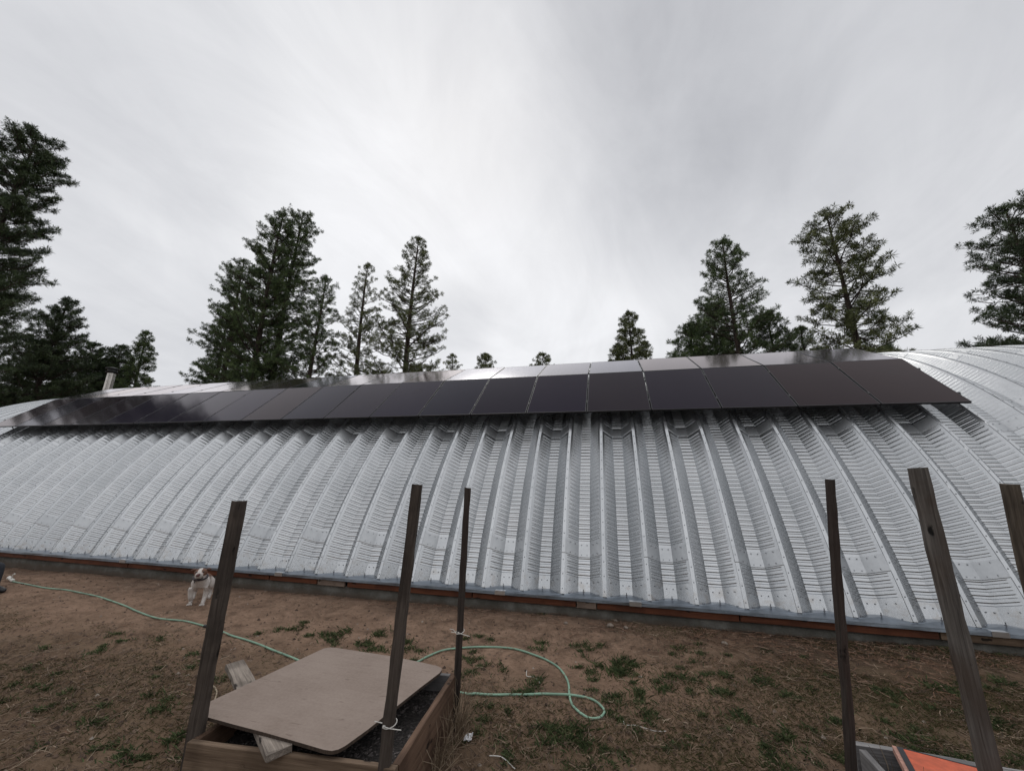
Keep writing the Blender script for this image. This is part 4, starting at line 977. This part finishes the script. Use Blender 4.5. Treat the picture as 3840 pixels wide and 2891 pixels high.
# person crouching at the left edge, holding the hose end: only a glove and a shoe tip reach into the frame
def build_person():
    sh = aty(14, 1288, 4.72); gx = sh.x - 0.34; gy = 4.72
    root = empty('person', (gx - 0.26, gy, float(ground_h(gx, gy))), 'person in dark clothes crouching at the left edge of the photo beside the hose end', 'person')
    M_cl = plain('dark_trousers', (0.018, 0.022, 0.030), 0.85); M_ja = plain('dark_teal_jacket', (0.022, 0.035, 0.045), 0.8); M_sk = plain('skin', (0.42, 0.25, 0.18), 0.6, 0, 20, 0.08); M_sh = plain('black_shoe', (0.012, 0.012, 0.014), 0.5); M_hr = plain('dark_hair', (0.03, 0.02, 0.015), 0.7)
    V = []; E = []; V.append(((-0.48, 0, 0.36), (0.15, 0.13)))
    t_ = chain(V, E, 0, [((-0.48, 0, 0.52), (0.14, 0.12)), ((-0.44, 0, 0.70), (0.17, 0.12)), ((-0.41, 0, 0.80), (0.12, 0.09)), ((-0.38, 0, 0.88), 0.055), ((-0.35, 0, 0.96), (0.075, 0.085)), ((-0.34, 0, 1.04), (0.078, 0.09))])
    for s_ in (-1, 1):
        chain(V, E, 0, [((-0.42, s_ * 0.10, 0.34), 0.095), ((-0.20, s_ * 0.16, 0.38), 0.078), ((-0.12, s_ * 0.17, 0.40), 0.062), ((-0.08, s_ * 0.16, 0.26), 0.052), ((-0.04, s_ * 0.15, 0.09), 0.040)])
        chain(V, E, 2, [((-0.46, s_ * 0.20, 0.72), 0.060), ((-0.47, s_ * 0.22, 0.55), 0.045), ((-0.36, s_ * 0.18, 0.49), 0.036), ((-0.29, s_ * 0.12, 0.48), 0.030)])
    mt, tt, b = new_mat('clothed_body'); co = coords(tt); s2 = tt.nodes.new('ShaderNodeSeparateXYZ'); tt.links.new(co, s2.inputs[0])
    n = tnoise(tt, co, 20, 3)
    c = mixc(tt, ramp_f(tt, s2.outputs[2], 0.865, 0.875), mixc(tt, ramp_f(tt, s2.outputs[2], 0.44, 0.46), (0.018, 0.022, 0.030), (0.022, 0.040, 0.050)), (0.42, 0.25, 0.18))
    c = mixc(tt, mth(tt, 'MULTIPLY', n, 0.3), c, (0.01, 0.01, 0.012)); tt.links.new(c, b.inputs['Base Color']); b.inputs['Roughness'].default_value = 0.85
    skin_body('body', V, E, mt, 0, 2, root)
    for s_ in (-1, 1):
        m2 = MB(); m2.tube([(-0.10, s_ * 0.15, 0.05), (-0.04, s_ * 0.15, 0.055), (0.08, s_ * 0.15, 0.045), (0.17, s_ * 0.155, 0.035), (0.20, s_ * 0.155, 0.03)], [0.035, 0.05, 0.048, 0.040, 0.015], 10, squash=0.95); m2.build('shoe', M_sh, root, smooth=True)
        hnd = MB(); hb = Vector((-0.29, s_ * 0.12, 0.48)); hnd.tube([hb, hb + Vector((0.04, -s_ * .01, -0.02)), hb + Vector((0.085, -s_ * .02, -0.045))], [0.028, 0.038, 0.030], 8, squash=0.5)
        for k in range(4):
            f0 = hb + Vector((0.080, -s_ * .02 + (k - 1.5) * 0.017, -0.045)); hnd.tube([f0, f0 + Vector((0.03, 0, -0.025)), f0 + Vector((0.028, 0, -0.055 - 0.004 * (k % 3)))], [0.009, 0.0085, 0.007], 6)
        f0 = hb + Vector((0.03, -s_ * 0.03, -0.01)); hnd.tube([f0, f0 + Vector((0.03, -s_ * 0.025, -0.02)), f0 + Vector((0.055, -s_ * 0.02, -0.035))], [0.011, 0.010, 0.008], 6)
        hnd.build('hand', M_sk, root, smooth=True)
    hr = MB(); hr.tube([(-0.355, 0, 1.03), (-0.36, 0, 1.08), (-0.36, 0, 1.12), (-0.36, 0, 1.135)], [0.086, 0.088, 0.066, 0.02], 14); hr.build('hair', M_hr, root, smooth=True)
    fc_ = MB(); 
    for s_ in (-1, 1): fc_.tube([(-0.275, s_ * 0.03, 1.02), (-0.266, s_ * 0.03, 1.02)], [0.01, 0.004], 6)
    fc_.tube([(-0.275, 0, 1.01), (-0.252, 0, 0.985)], [0.008, 0.013], 6); fc_.tube([(-0.274, -0.025, 0.955), (-0.266, 0, 0.953), (-0.274, 0.025, 0.955)], 0.004, 5)
    fc_.build('face', M_sk, root, smooth=True)
build_person()

# ------------------------------------------------------------------ ground cover
def island_mat(name, stops, rough=0.8):
    mt, t, b = new_mat(name); g = t.nodes.new('ShaderNodeNewGeometry')
    t.links.new(ramp(t, g.outputs['Random Per Island'], stops), b.inputs['Base Color']); b.inputs['Roughness'].default_value = rough; b.inputs['Specular IOR Level'].default_value = 0.2
    return mt
M_green = island_mat('green_blades', [(0.0, (0.042, 0.056, 0.026)), (0.6, (0.080, 0.108, 0.044)), (1.0, (0.15, 0.165, 0.080))])
M_turf = island_mat('mixed_turf', [(0.0, (0.056, 0.060, 0.026)), (0.45, (0.100, 0.098, 0.042)), (0.7, (0.145, 0.108, 0.062)), (1.0, (0.24, 0.18, 0.11))])
M_straw = island_mat('dead_straw', [(0.0, (0.045, 0.032, 0.024)), (0.5, (0.125, 0.085, 0.058)), (0.9, (0.19, 0.135, 0.095)), (1.0, (0.30, 0.235, 0.17))])
M_rust = island_mat('rusty_pine_needles', [(0.0, (0.040, 0.028, 0.021)), (0.5, (0.11, 0.062, 0.040)), (0.85, (0.20, 0.112, 0.072)), (1.0, (0.28, 0.20, 0.15))])
rs = np.random.RandomState(11)
def blades(px_, py_, h, wd, lean, rs):
    n = len(px_); z = ground_h(px_, py_) - 0.003; az = rs.rand(n) * 6.283; L_ = lean * (0.4 + rs.rand(n)) * h
    b0 = np.stack([px_, py_, z], -1); s_ = np.stack([-np.sin(az), np.cos(az), 0 * az], -1) * (wd / 2)[:, None]
    m1 = b0 + np.stack([np.cos(az) * L_ * .35, np.sin(az) * L_ * .35, h * .6], -1); t1 = b0 + np.stack([np.cos(az) * L_, np.sin(az) * L_, h], -1)
    V = np.stack([b0 - s_, b0 + s_, m1 + s_ * .8, t1, m1 - s_ * .8], 1).reshape(-1, 3)
    return V
def in_boxes(x, y):
    def inside(a_, b2, c_, d_):
        r_ = np.ones(len(x), bool)
        for p, q in ((a_, b2), (b2, c_), (c_, d_), (d_, a_)): r_ &= ((q.x - p.x) * (y - p.y) - (q.y - p.y) * (x - p.x)) > -0.02
        return r_
    return inside(FL, FR, BR, BL) | inside(fl2, fr2, br2, bl) | (y > WALL_Y - 0.01)
# weeds at the places seen in the photo
spots = [(735, 1368, .16), (722, 1385, .10), (700, 1366, .08), (640, 1358, .10), (660, 1372, .06), (655, 1345, .05), (790, 1388, .14), (830, 1368, .13), (812, 1400, .12), (878, 1388, .10), (885, 1402, .09), (905, 1410, .07), (600, 1362, .06), (560, 1370, .05), (245, 1375, .07), (262, 1388, .05), (225, 1405, .08), (420, 1420, .07),
 (1035, 1372, .06), (1060, 1380, .05), (1175, 1392, .10), (1165, 1400, .08), (1265, 1393, .10), (1258, 1408, .09), (1290, 1396, .06), (1340, 1432, .15), (1360, 1440, .12), (1330, 1450, .12), (1370, 1458, .16), (1310, 1442, .08), (1268, 1450, .09), (1285, 1470, .06), (1470, 1465, .12), (1500, 1470, .08), (1470, 1405, .08), (1380, 1500, .12), (1420, 1490, .10), (1310, 1500, .10), (1155, 1478, .12), (1150, 1500, .07), (1080, 1440, .08), (1010, 1430, .10), (1020, 1455, .07), (1005, 1380, .05), (1170, 1325, .05), (1040, 1560, .07),
 (1400, 1540, .12), (1320, 1550, .10), (1240, 1590, .14), (1210, 1600, .14), (1190, 1580, .12), (1270, 1610, .10), (1550, 1500, .10), (1600, 1560, .12), (1560, 1460, .10), (1700, 1500, .10), (1510, 1390, .05), (1650, 1480, .12), (1920, 1500, .12), (2050, 1500, .15), (1960, 1600, .12), (1700, 1600, .14), (1800, 1560, .1), (2180, 1480, .14), (2150, 1560, .12), (100, 1400, .05), (30, 1480, .06), (140, 1500, .08), (90, 1530, .08), (200, 1560, .09), (380, 1600, .10), (330, 1500, .06), (60, 1450, .05)]
for _ in range(120):
    sx_ = rnd.uniform(0, 2212); sy2 = rnd.uniform(1370, 1660) if sx_ < 900 else rnd.uniform(1400, 1660)
    spots.append((sx_, sy2, rnd.uniform(.02, .055)))
bx, by, bh = [], [], []
for x, y, r_ in spots:
    c = gp(x, y); r_ *= 0.8; nb_ = max(4, int(r_ * 75)); cs = rs.normal(size=(nb_, 2)) * r_ * np.array([0.62, 0.5]); wgt = rs.rand(nb_) ** 1.5 + 0.1; n = int(nb_ * 15); pick = rs.choice(nb_, n, p=wgt / wgt.sum())
    for k in range(n):
        q = cs[pick[k]]; sg_ = 0.008 + 0.022 * wgt[pick[k]] + (0.06 if rs.rand() < 0.15 else 0); bx.append(c.x + q[0] + rs.normal() * sg_); by.append(c.y + q[1] + rs.normal() * sg_); bh.append(0.02 + 0.035 * rs.rand() * min(1.3, r_ / 0.1))
bx, by, bh = map(np.array, (bx, by, bh)); ok = ~in_boxes(bx, by); bx, by, bh = bx[ok], by[ok], bh[ok]
V = blades(bx, by, bh, 0.005 + 0.006 * rs.rand(len(bx)), 1.3, rs)
o = link('grass', mesh_np('grass', V, np.arange(len(V)), np.full(len(V) // 5, 5), [M_green])); tag(o, 'clumps of low green weeds growing in the bare dirt', 'grass', kind='stuff')
# sparse worn turf
n = 900000; x = rs.uniform(-13, 6, n); y = rs.uniform(1.2, 6.3, n)
f = fbm(x * 1.6 + 3, y * 1.6 + 8, 4)
dens = np.clip((4.4 - y) / 1.2, 0, 1) * 0.60 + np.clip((x + 0.3) / 2.6, 0, 1) * 0.75
dens = np.clip(dens, 0, 1) * np.clip((f - 0.38) / 0.16, 0, 1) * np.where(x > -1.5, 1.0, 0.45)
keep = (rs.rand(n) < dens) & ~in_boxes(x, y); x, y = x[keep], y[keep]
V = blades(x, y, 0.008 + 0.020 * rs.rand(len(x)), 0.0022 + 0.002 * rs.rand(len(x)), 1.8, rs)
m_ = M_turf
f2 = fbm(x * 1.1 + 31, y * 1.1 + 77, 3); gmask = (y < 3.95 + 1.2 * (f2 - .5)) & (x > -1.3) & (f2 > 0.40)
V2 = blades(x[gmask], y[gmask], 0.015 + 0.03 * rs.rand(gmask.sum()), 0.003 + 0.002 * rs.rand(gmask.sum()), 1.1, rs)
o = link('grass', mesh_np('grass', V2, np.arange(len(V2)), np.full(len(V2) // 5, 5), [M_green])); tag(o, 'thin green grass in the foreground to the right of the planter', 'grass', kind='stuff')
o = link('turf', mesh_np('turf', V, np.arange(len(V)), np.full(len(V) // 5, 5), [M_turf])); tag(o, 'thin worn turf of short green and dead blades over the dirt', 'grass', kind='stuff')
print('blades', len(bx), len(x))
# dead straw and pine needles lying flat
def straws(n, dens_fn, lmin, lmax, wd, rs, lift=0.006):
    x = rs.uniform(-13, 6, n); y = rs.uniform(1.2, 6.32, n); k = (rs.rand(n) < dens_fn(x, y)) & ~in_boxes(x, y); x, y = x[k], y[k]; n = len(x)
    az = rs.rand(n) * 6.283; L_ = rs.uniform(lmin, lmax, n) ; bend = rs.normal(size=n) * 0.28; segs_ = 3; P = []
    cx_, cy_ = x.copy(), y.copy(); a_ = az.copy(); zz_ = lift + rs.rand(n) * 0.012
    for s_ in range(segs_ + 1):
        yy_ = np.minimum(cy_, 6.325)
        P.append(np.stack([cx_, yy_, ground_h(cx_, yy_) + zz_ + 0.008 * rs.rand(n)], -1)); cx_ = cx_ + np.cos(a_) * L_ / segs_; cy_ = cy_ + np.sin(a_) * L_ / segs_; a_ = a_ + bend
    w_ = (wd * (0.6 + 0.8 * rs.rand(n)))[:, None]; sd_ = np.stack([-np.sin(az), np.cos(az), 0.5 + 0 * az], -1) * w_
    rows = [np.stack([p - sd_ / 2, p + sd_ / 2], 1) for p in P]; V = np.concatenate(rows, 1); base = (np.arange(n) * (2 * (segs_ + 1)))[:, None]
    Q = np.concatenate([np.array([[2 * s_, 2 * s_ + 1, 2 * s_ + 3, 2 * s_ + 2]]) for s_ in range(segs_)], 0)
    F = (base[:, :, None] + Q[None]).reshape(-1)
    return V.reshape(-1, 3), F, np.full(n * segs_, 4), n
def d_straw(x, y):
    f = fbm(x * 1.3 + 20, y * 1.3 + 1, 3); return np.clip(np.clip((f - 0.40) / 0.15, 0, 1) * (0.12 + np.clip((4.6 - y) / 2, 0, 1) * 0.6 + np.clip((x + 1) / 3, 0, 1) * 0.45) + 0.02, 0, 1)
V, F, LT, c_ = straws(130000, d_straw, 0.03, 0.14, 0.0036, rs)
o = link('dead_grass', mesh_np('dead_grass', V, F, LT, [M_straw])); tag(o, 'dead straw-coloured stalks scattered over the dirt', 'dead grass', kind='stuff')
def d_rust(x, y):
    f = fbm(x * 2 + 60, y * 2 + 11, 3); return np.clip(np.clip((y - 5.4 + 0.22 * np.clip(x + 1, 0, 4)) / 0.9, 0, 1) ** 1.5 * (0.10 + 0.75 * np.clip((x + 4.5) / 4.5, 0, 1)) * np.clip((f - .35) / .2, 0, 1) + 0.01, 0, 1)
V, F, LT, c_ = straws(110000, d_rust, 0.05, 0.17, 0.0042, rs, 0.010)
o = link('pine_litter', mesh_np('pine_litter', V, F, LT, [M_rust])); tag(o, 'reddish fallen pine needles along the footing of the hut', 'pine needles', kind='stuff')
# clods and little stones
def lumps(n, dens_fn, smin, smax, rs):
    x = rs.uniform(-13, 6, n); y = rs.uniform(1.2, 6.3, n); k = (rs.rand(n) < dens_fn(x, y)) & ~in_boxes(x, y); x, y = x[k], y[k]; n = len(x)
    B = np.array([(1, 0, 0), (.3, .95, 0), (-.8, .6, 0), (-.8, -.6, 0), (.3, -.95, 0), (.1, 0, .8)], float); F0 = np.array([(0, 1, 5), (1, 2, 5), (2, 3, 5), (3, 4, 5), (4, 0, 5)])
    s_ = smin + (smax - smin) * rs.rand(n) ** 3; V = B[None] * s_[:, None, None] * rs.uniform(.65, 1.2, (n, 6, 3)); a_ = rs.rand(n) * 6.28
    c, s2_ = np.cos(a_)[:, None], np.sin(a_)[:, None]; X_ = V[..., 0] * c - V[..., 1] * s2_; Y_ = V[..., 0] * s2_ + V[..., 1] * c
    V = np.stack([X_ + x[:, None], Y_ + y[:, None], V[..., 2] + ground_h(x, y)[:, None] - 0.003], -1)
    F = (np.arange(n)[:, None, None] * 6 + F0[None]).reshape(-1); return V.reshape(-1, 3), F, np.full(n * 5, 3)
V, F, LT = lumps(42000, lambda x, y: 0.25 + 0.6 * np.clip((4.6 - y) / 1.5, 0, 1), 0.005, 0.028, rs)
o = link('clods', mesh_np('clods', V, F, LT, [island_mat('dirt_clods', [(0, (0.05, 0.034, 0.026)), (0.6, (0.12, 0.08, 0.058)), (0.93, (0.17, 0.12, 0.09)), (1, (0.32, 0.28, 0.24))])])); tag(o, 'small clods and pebbles scattered over the dirt', 'clods', kind='stuff')
# larger stones near the footing
M_stone = plain('pale_stone', (0.20, 0.165, 0.135), 0.9, 0, 25, 0.35)
for k, (x, y, s_, lab) in enumerate(((1318, 1352, .050, 'pale stone near the footing, left of a smaller pair'), (1270, 1318, .030, 'pale flat stone close against the footing'), (1330, 1340, .028, 'small pale stone just right of a larger one by the footing'), (1352, 1356, .034, 'pale stone at the right of the stones by the footing'), (1222, 1345, .030, 'brown stone at the left of the stones by the footing'), (1565, 1390, .040, 'flat tan stone lying on pine needles right of the others'))):
    bm = bmesh.new(); bmesh.ops.create_icosphere(bm, subdivisions=2, radius=s_)
    for v_ in bm.verts: v_.co *= rnd.uniform(0.82, 1.12); v_.co.z *= 0.6
    me = bpy.data.meshes.new('stone'); bm.to_mesh(me); bm.free(); me.materials.append(M_stone); p = gp(x, y); o = link('stone', me, loc=(p.x, p.y, float(ground_h(p.x, p.y)) + s_ * .25)); tag(o, lab, 'stone', 'stones by the footing')
# loose white ties and scraps
def loose(name, pxs, rad, mat, label, cat, group=None):
    P = [gp(x, y) for x, y in pxs]
    for q in P: q.z = float(ground_h(q.x, q.y)) + 0.012
    P = smooth_path(P, 4); o0 = P[0].copy(); mb_ = MB(); mb_.tube([q - o0 for q in P], rad, 5); o = mb_.build(name, mat, loc=o0); tag(o, label, cat, group)
loose('cable_tie', [(1347, 1564), (1352, 1571), (1372, 1568), (1395, 1568), (1418, 1574), (1440, 1579)], 0.0032, M_tie, 'loose white cable tie lying in the grass right of the hose loop', 'cable tie', 'white cable ties')
loose('cable_tie', [(1057, 1643), (1080, 1643), (1095, 1648), (1107, 1660), (1113, 1664)], 0.0032, M_tie, 'loose white cable tie lying at the bottom edge right of the planter', 'cable tie', 'white cable ties')
loose('cable_tie', [(1138, 1450), (1138, 1463), (1155, 1466), (1166, 1478), (1164, 1484)], 0.0030, M_tie, 'loose white cable tie inside the curve of the hose', 'cable tie', 'white cable ties')
loose('dry_stalk', [(461, 1525), (466, 1508), (464, 1492), (459, 1483)], 0.006, plain('pale_straw', (0.30, 0.24, 0.17), 0.8), 'pale dry stalk rising beside the left post', 'stalk')
p = gp(1011, 1597); bm = bmesh.new(); bmesh.ops.create_grid(bm, x_segments=6, y_segments=8, size=0.03)
for v_ in bm.verts: v_.co.y *= 1.6; v_.co.z = 0.014 + rnd.uniform(-.009, .014)
me = bpy.data.meshes.new('paper_scrap'); bm.to_mesh(me); bm.free(); me.materials.append(plain('white_paper', (0.65, 0.65, 0.66), 0.8, 0, 30, 0.2))
o = link('paper_scrap', me, loc=(p.x, p.y, float(ground_h(p.x, p.y)))); o.rotation_euler = (0, 0, 0.2); o.modifiers.new('th', 'SOLIDIFY').thickness = 0.002; tag(o, 'crumpled white paper scrap in the grass right of the planter', 'litter')
# tall dry stalks at the planter's far right corner and side
mb = MB()
for k in range(130):
    s_ = rnd.random() ** 1.3; base = BR.lerp(FR, s_ * 0.75) + Vector((0.03 + abs(rnd.gauss(0, 0.05)), rnd.uniform(-.03, .03), 0)); base.z = 0.0
    hgt = (0.22 + 0.32 * rnd.random()) * (1 - 0.45 * s_); ln_ = Vector((rnd.gauss(0.05, 0.10), rnd.gauss(-0.02, 0.10), 0)); ptz = []
    for i in range(5): t_ = i / 4; ptz.append(base + ln_ * t_ ** 1.7 + Vector((rnd.uniform(-.01, .01), rnd.uniform(-.01, .01), hgt * t_ * (1 - 0.12 * t_))))
    mb.tube(ptz, [0.0026, 0.0024, 0.002, 0.0016, 0.001], 3, cap=False)
    if rnd.random() < .5:
        q = ptz[2]; mb.tube([q, q + Vector((rnd.gauss(0, .05), rnd.gauss(0, .05), 0.07))], [0.0018, 0.001], 3, cap=False)
for k in range(16):
    base = bl + bk * rnd.uniform(.06, .2) + lft * rnd.uniform(.06, .3); base.z = 0.22; ln_ = Vector((rnd.gauss(0, 0.05), rnd.gauss(0, 0.05), rnd.uniform(.1, .22))); mb.tube([base, base + ln_ * .5 + Vector((.01, 0, 0)), base + ln_], [.0024, .002, .001], 3, cap=False)
o = mb.build('dry_stalks', island_mat('dry_stalk_mix', [(0, (0.10, 0.07, 0.05)), (0.6, (0.20, 0.15, 0.10)), (1, (0.32, 0.25, 0.18))])); tag(o, 'thin dry stalks standing along the right side of the planters', 'dry weeds', kind='stuff')
print('done', len(bpy.data.objects))
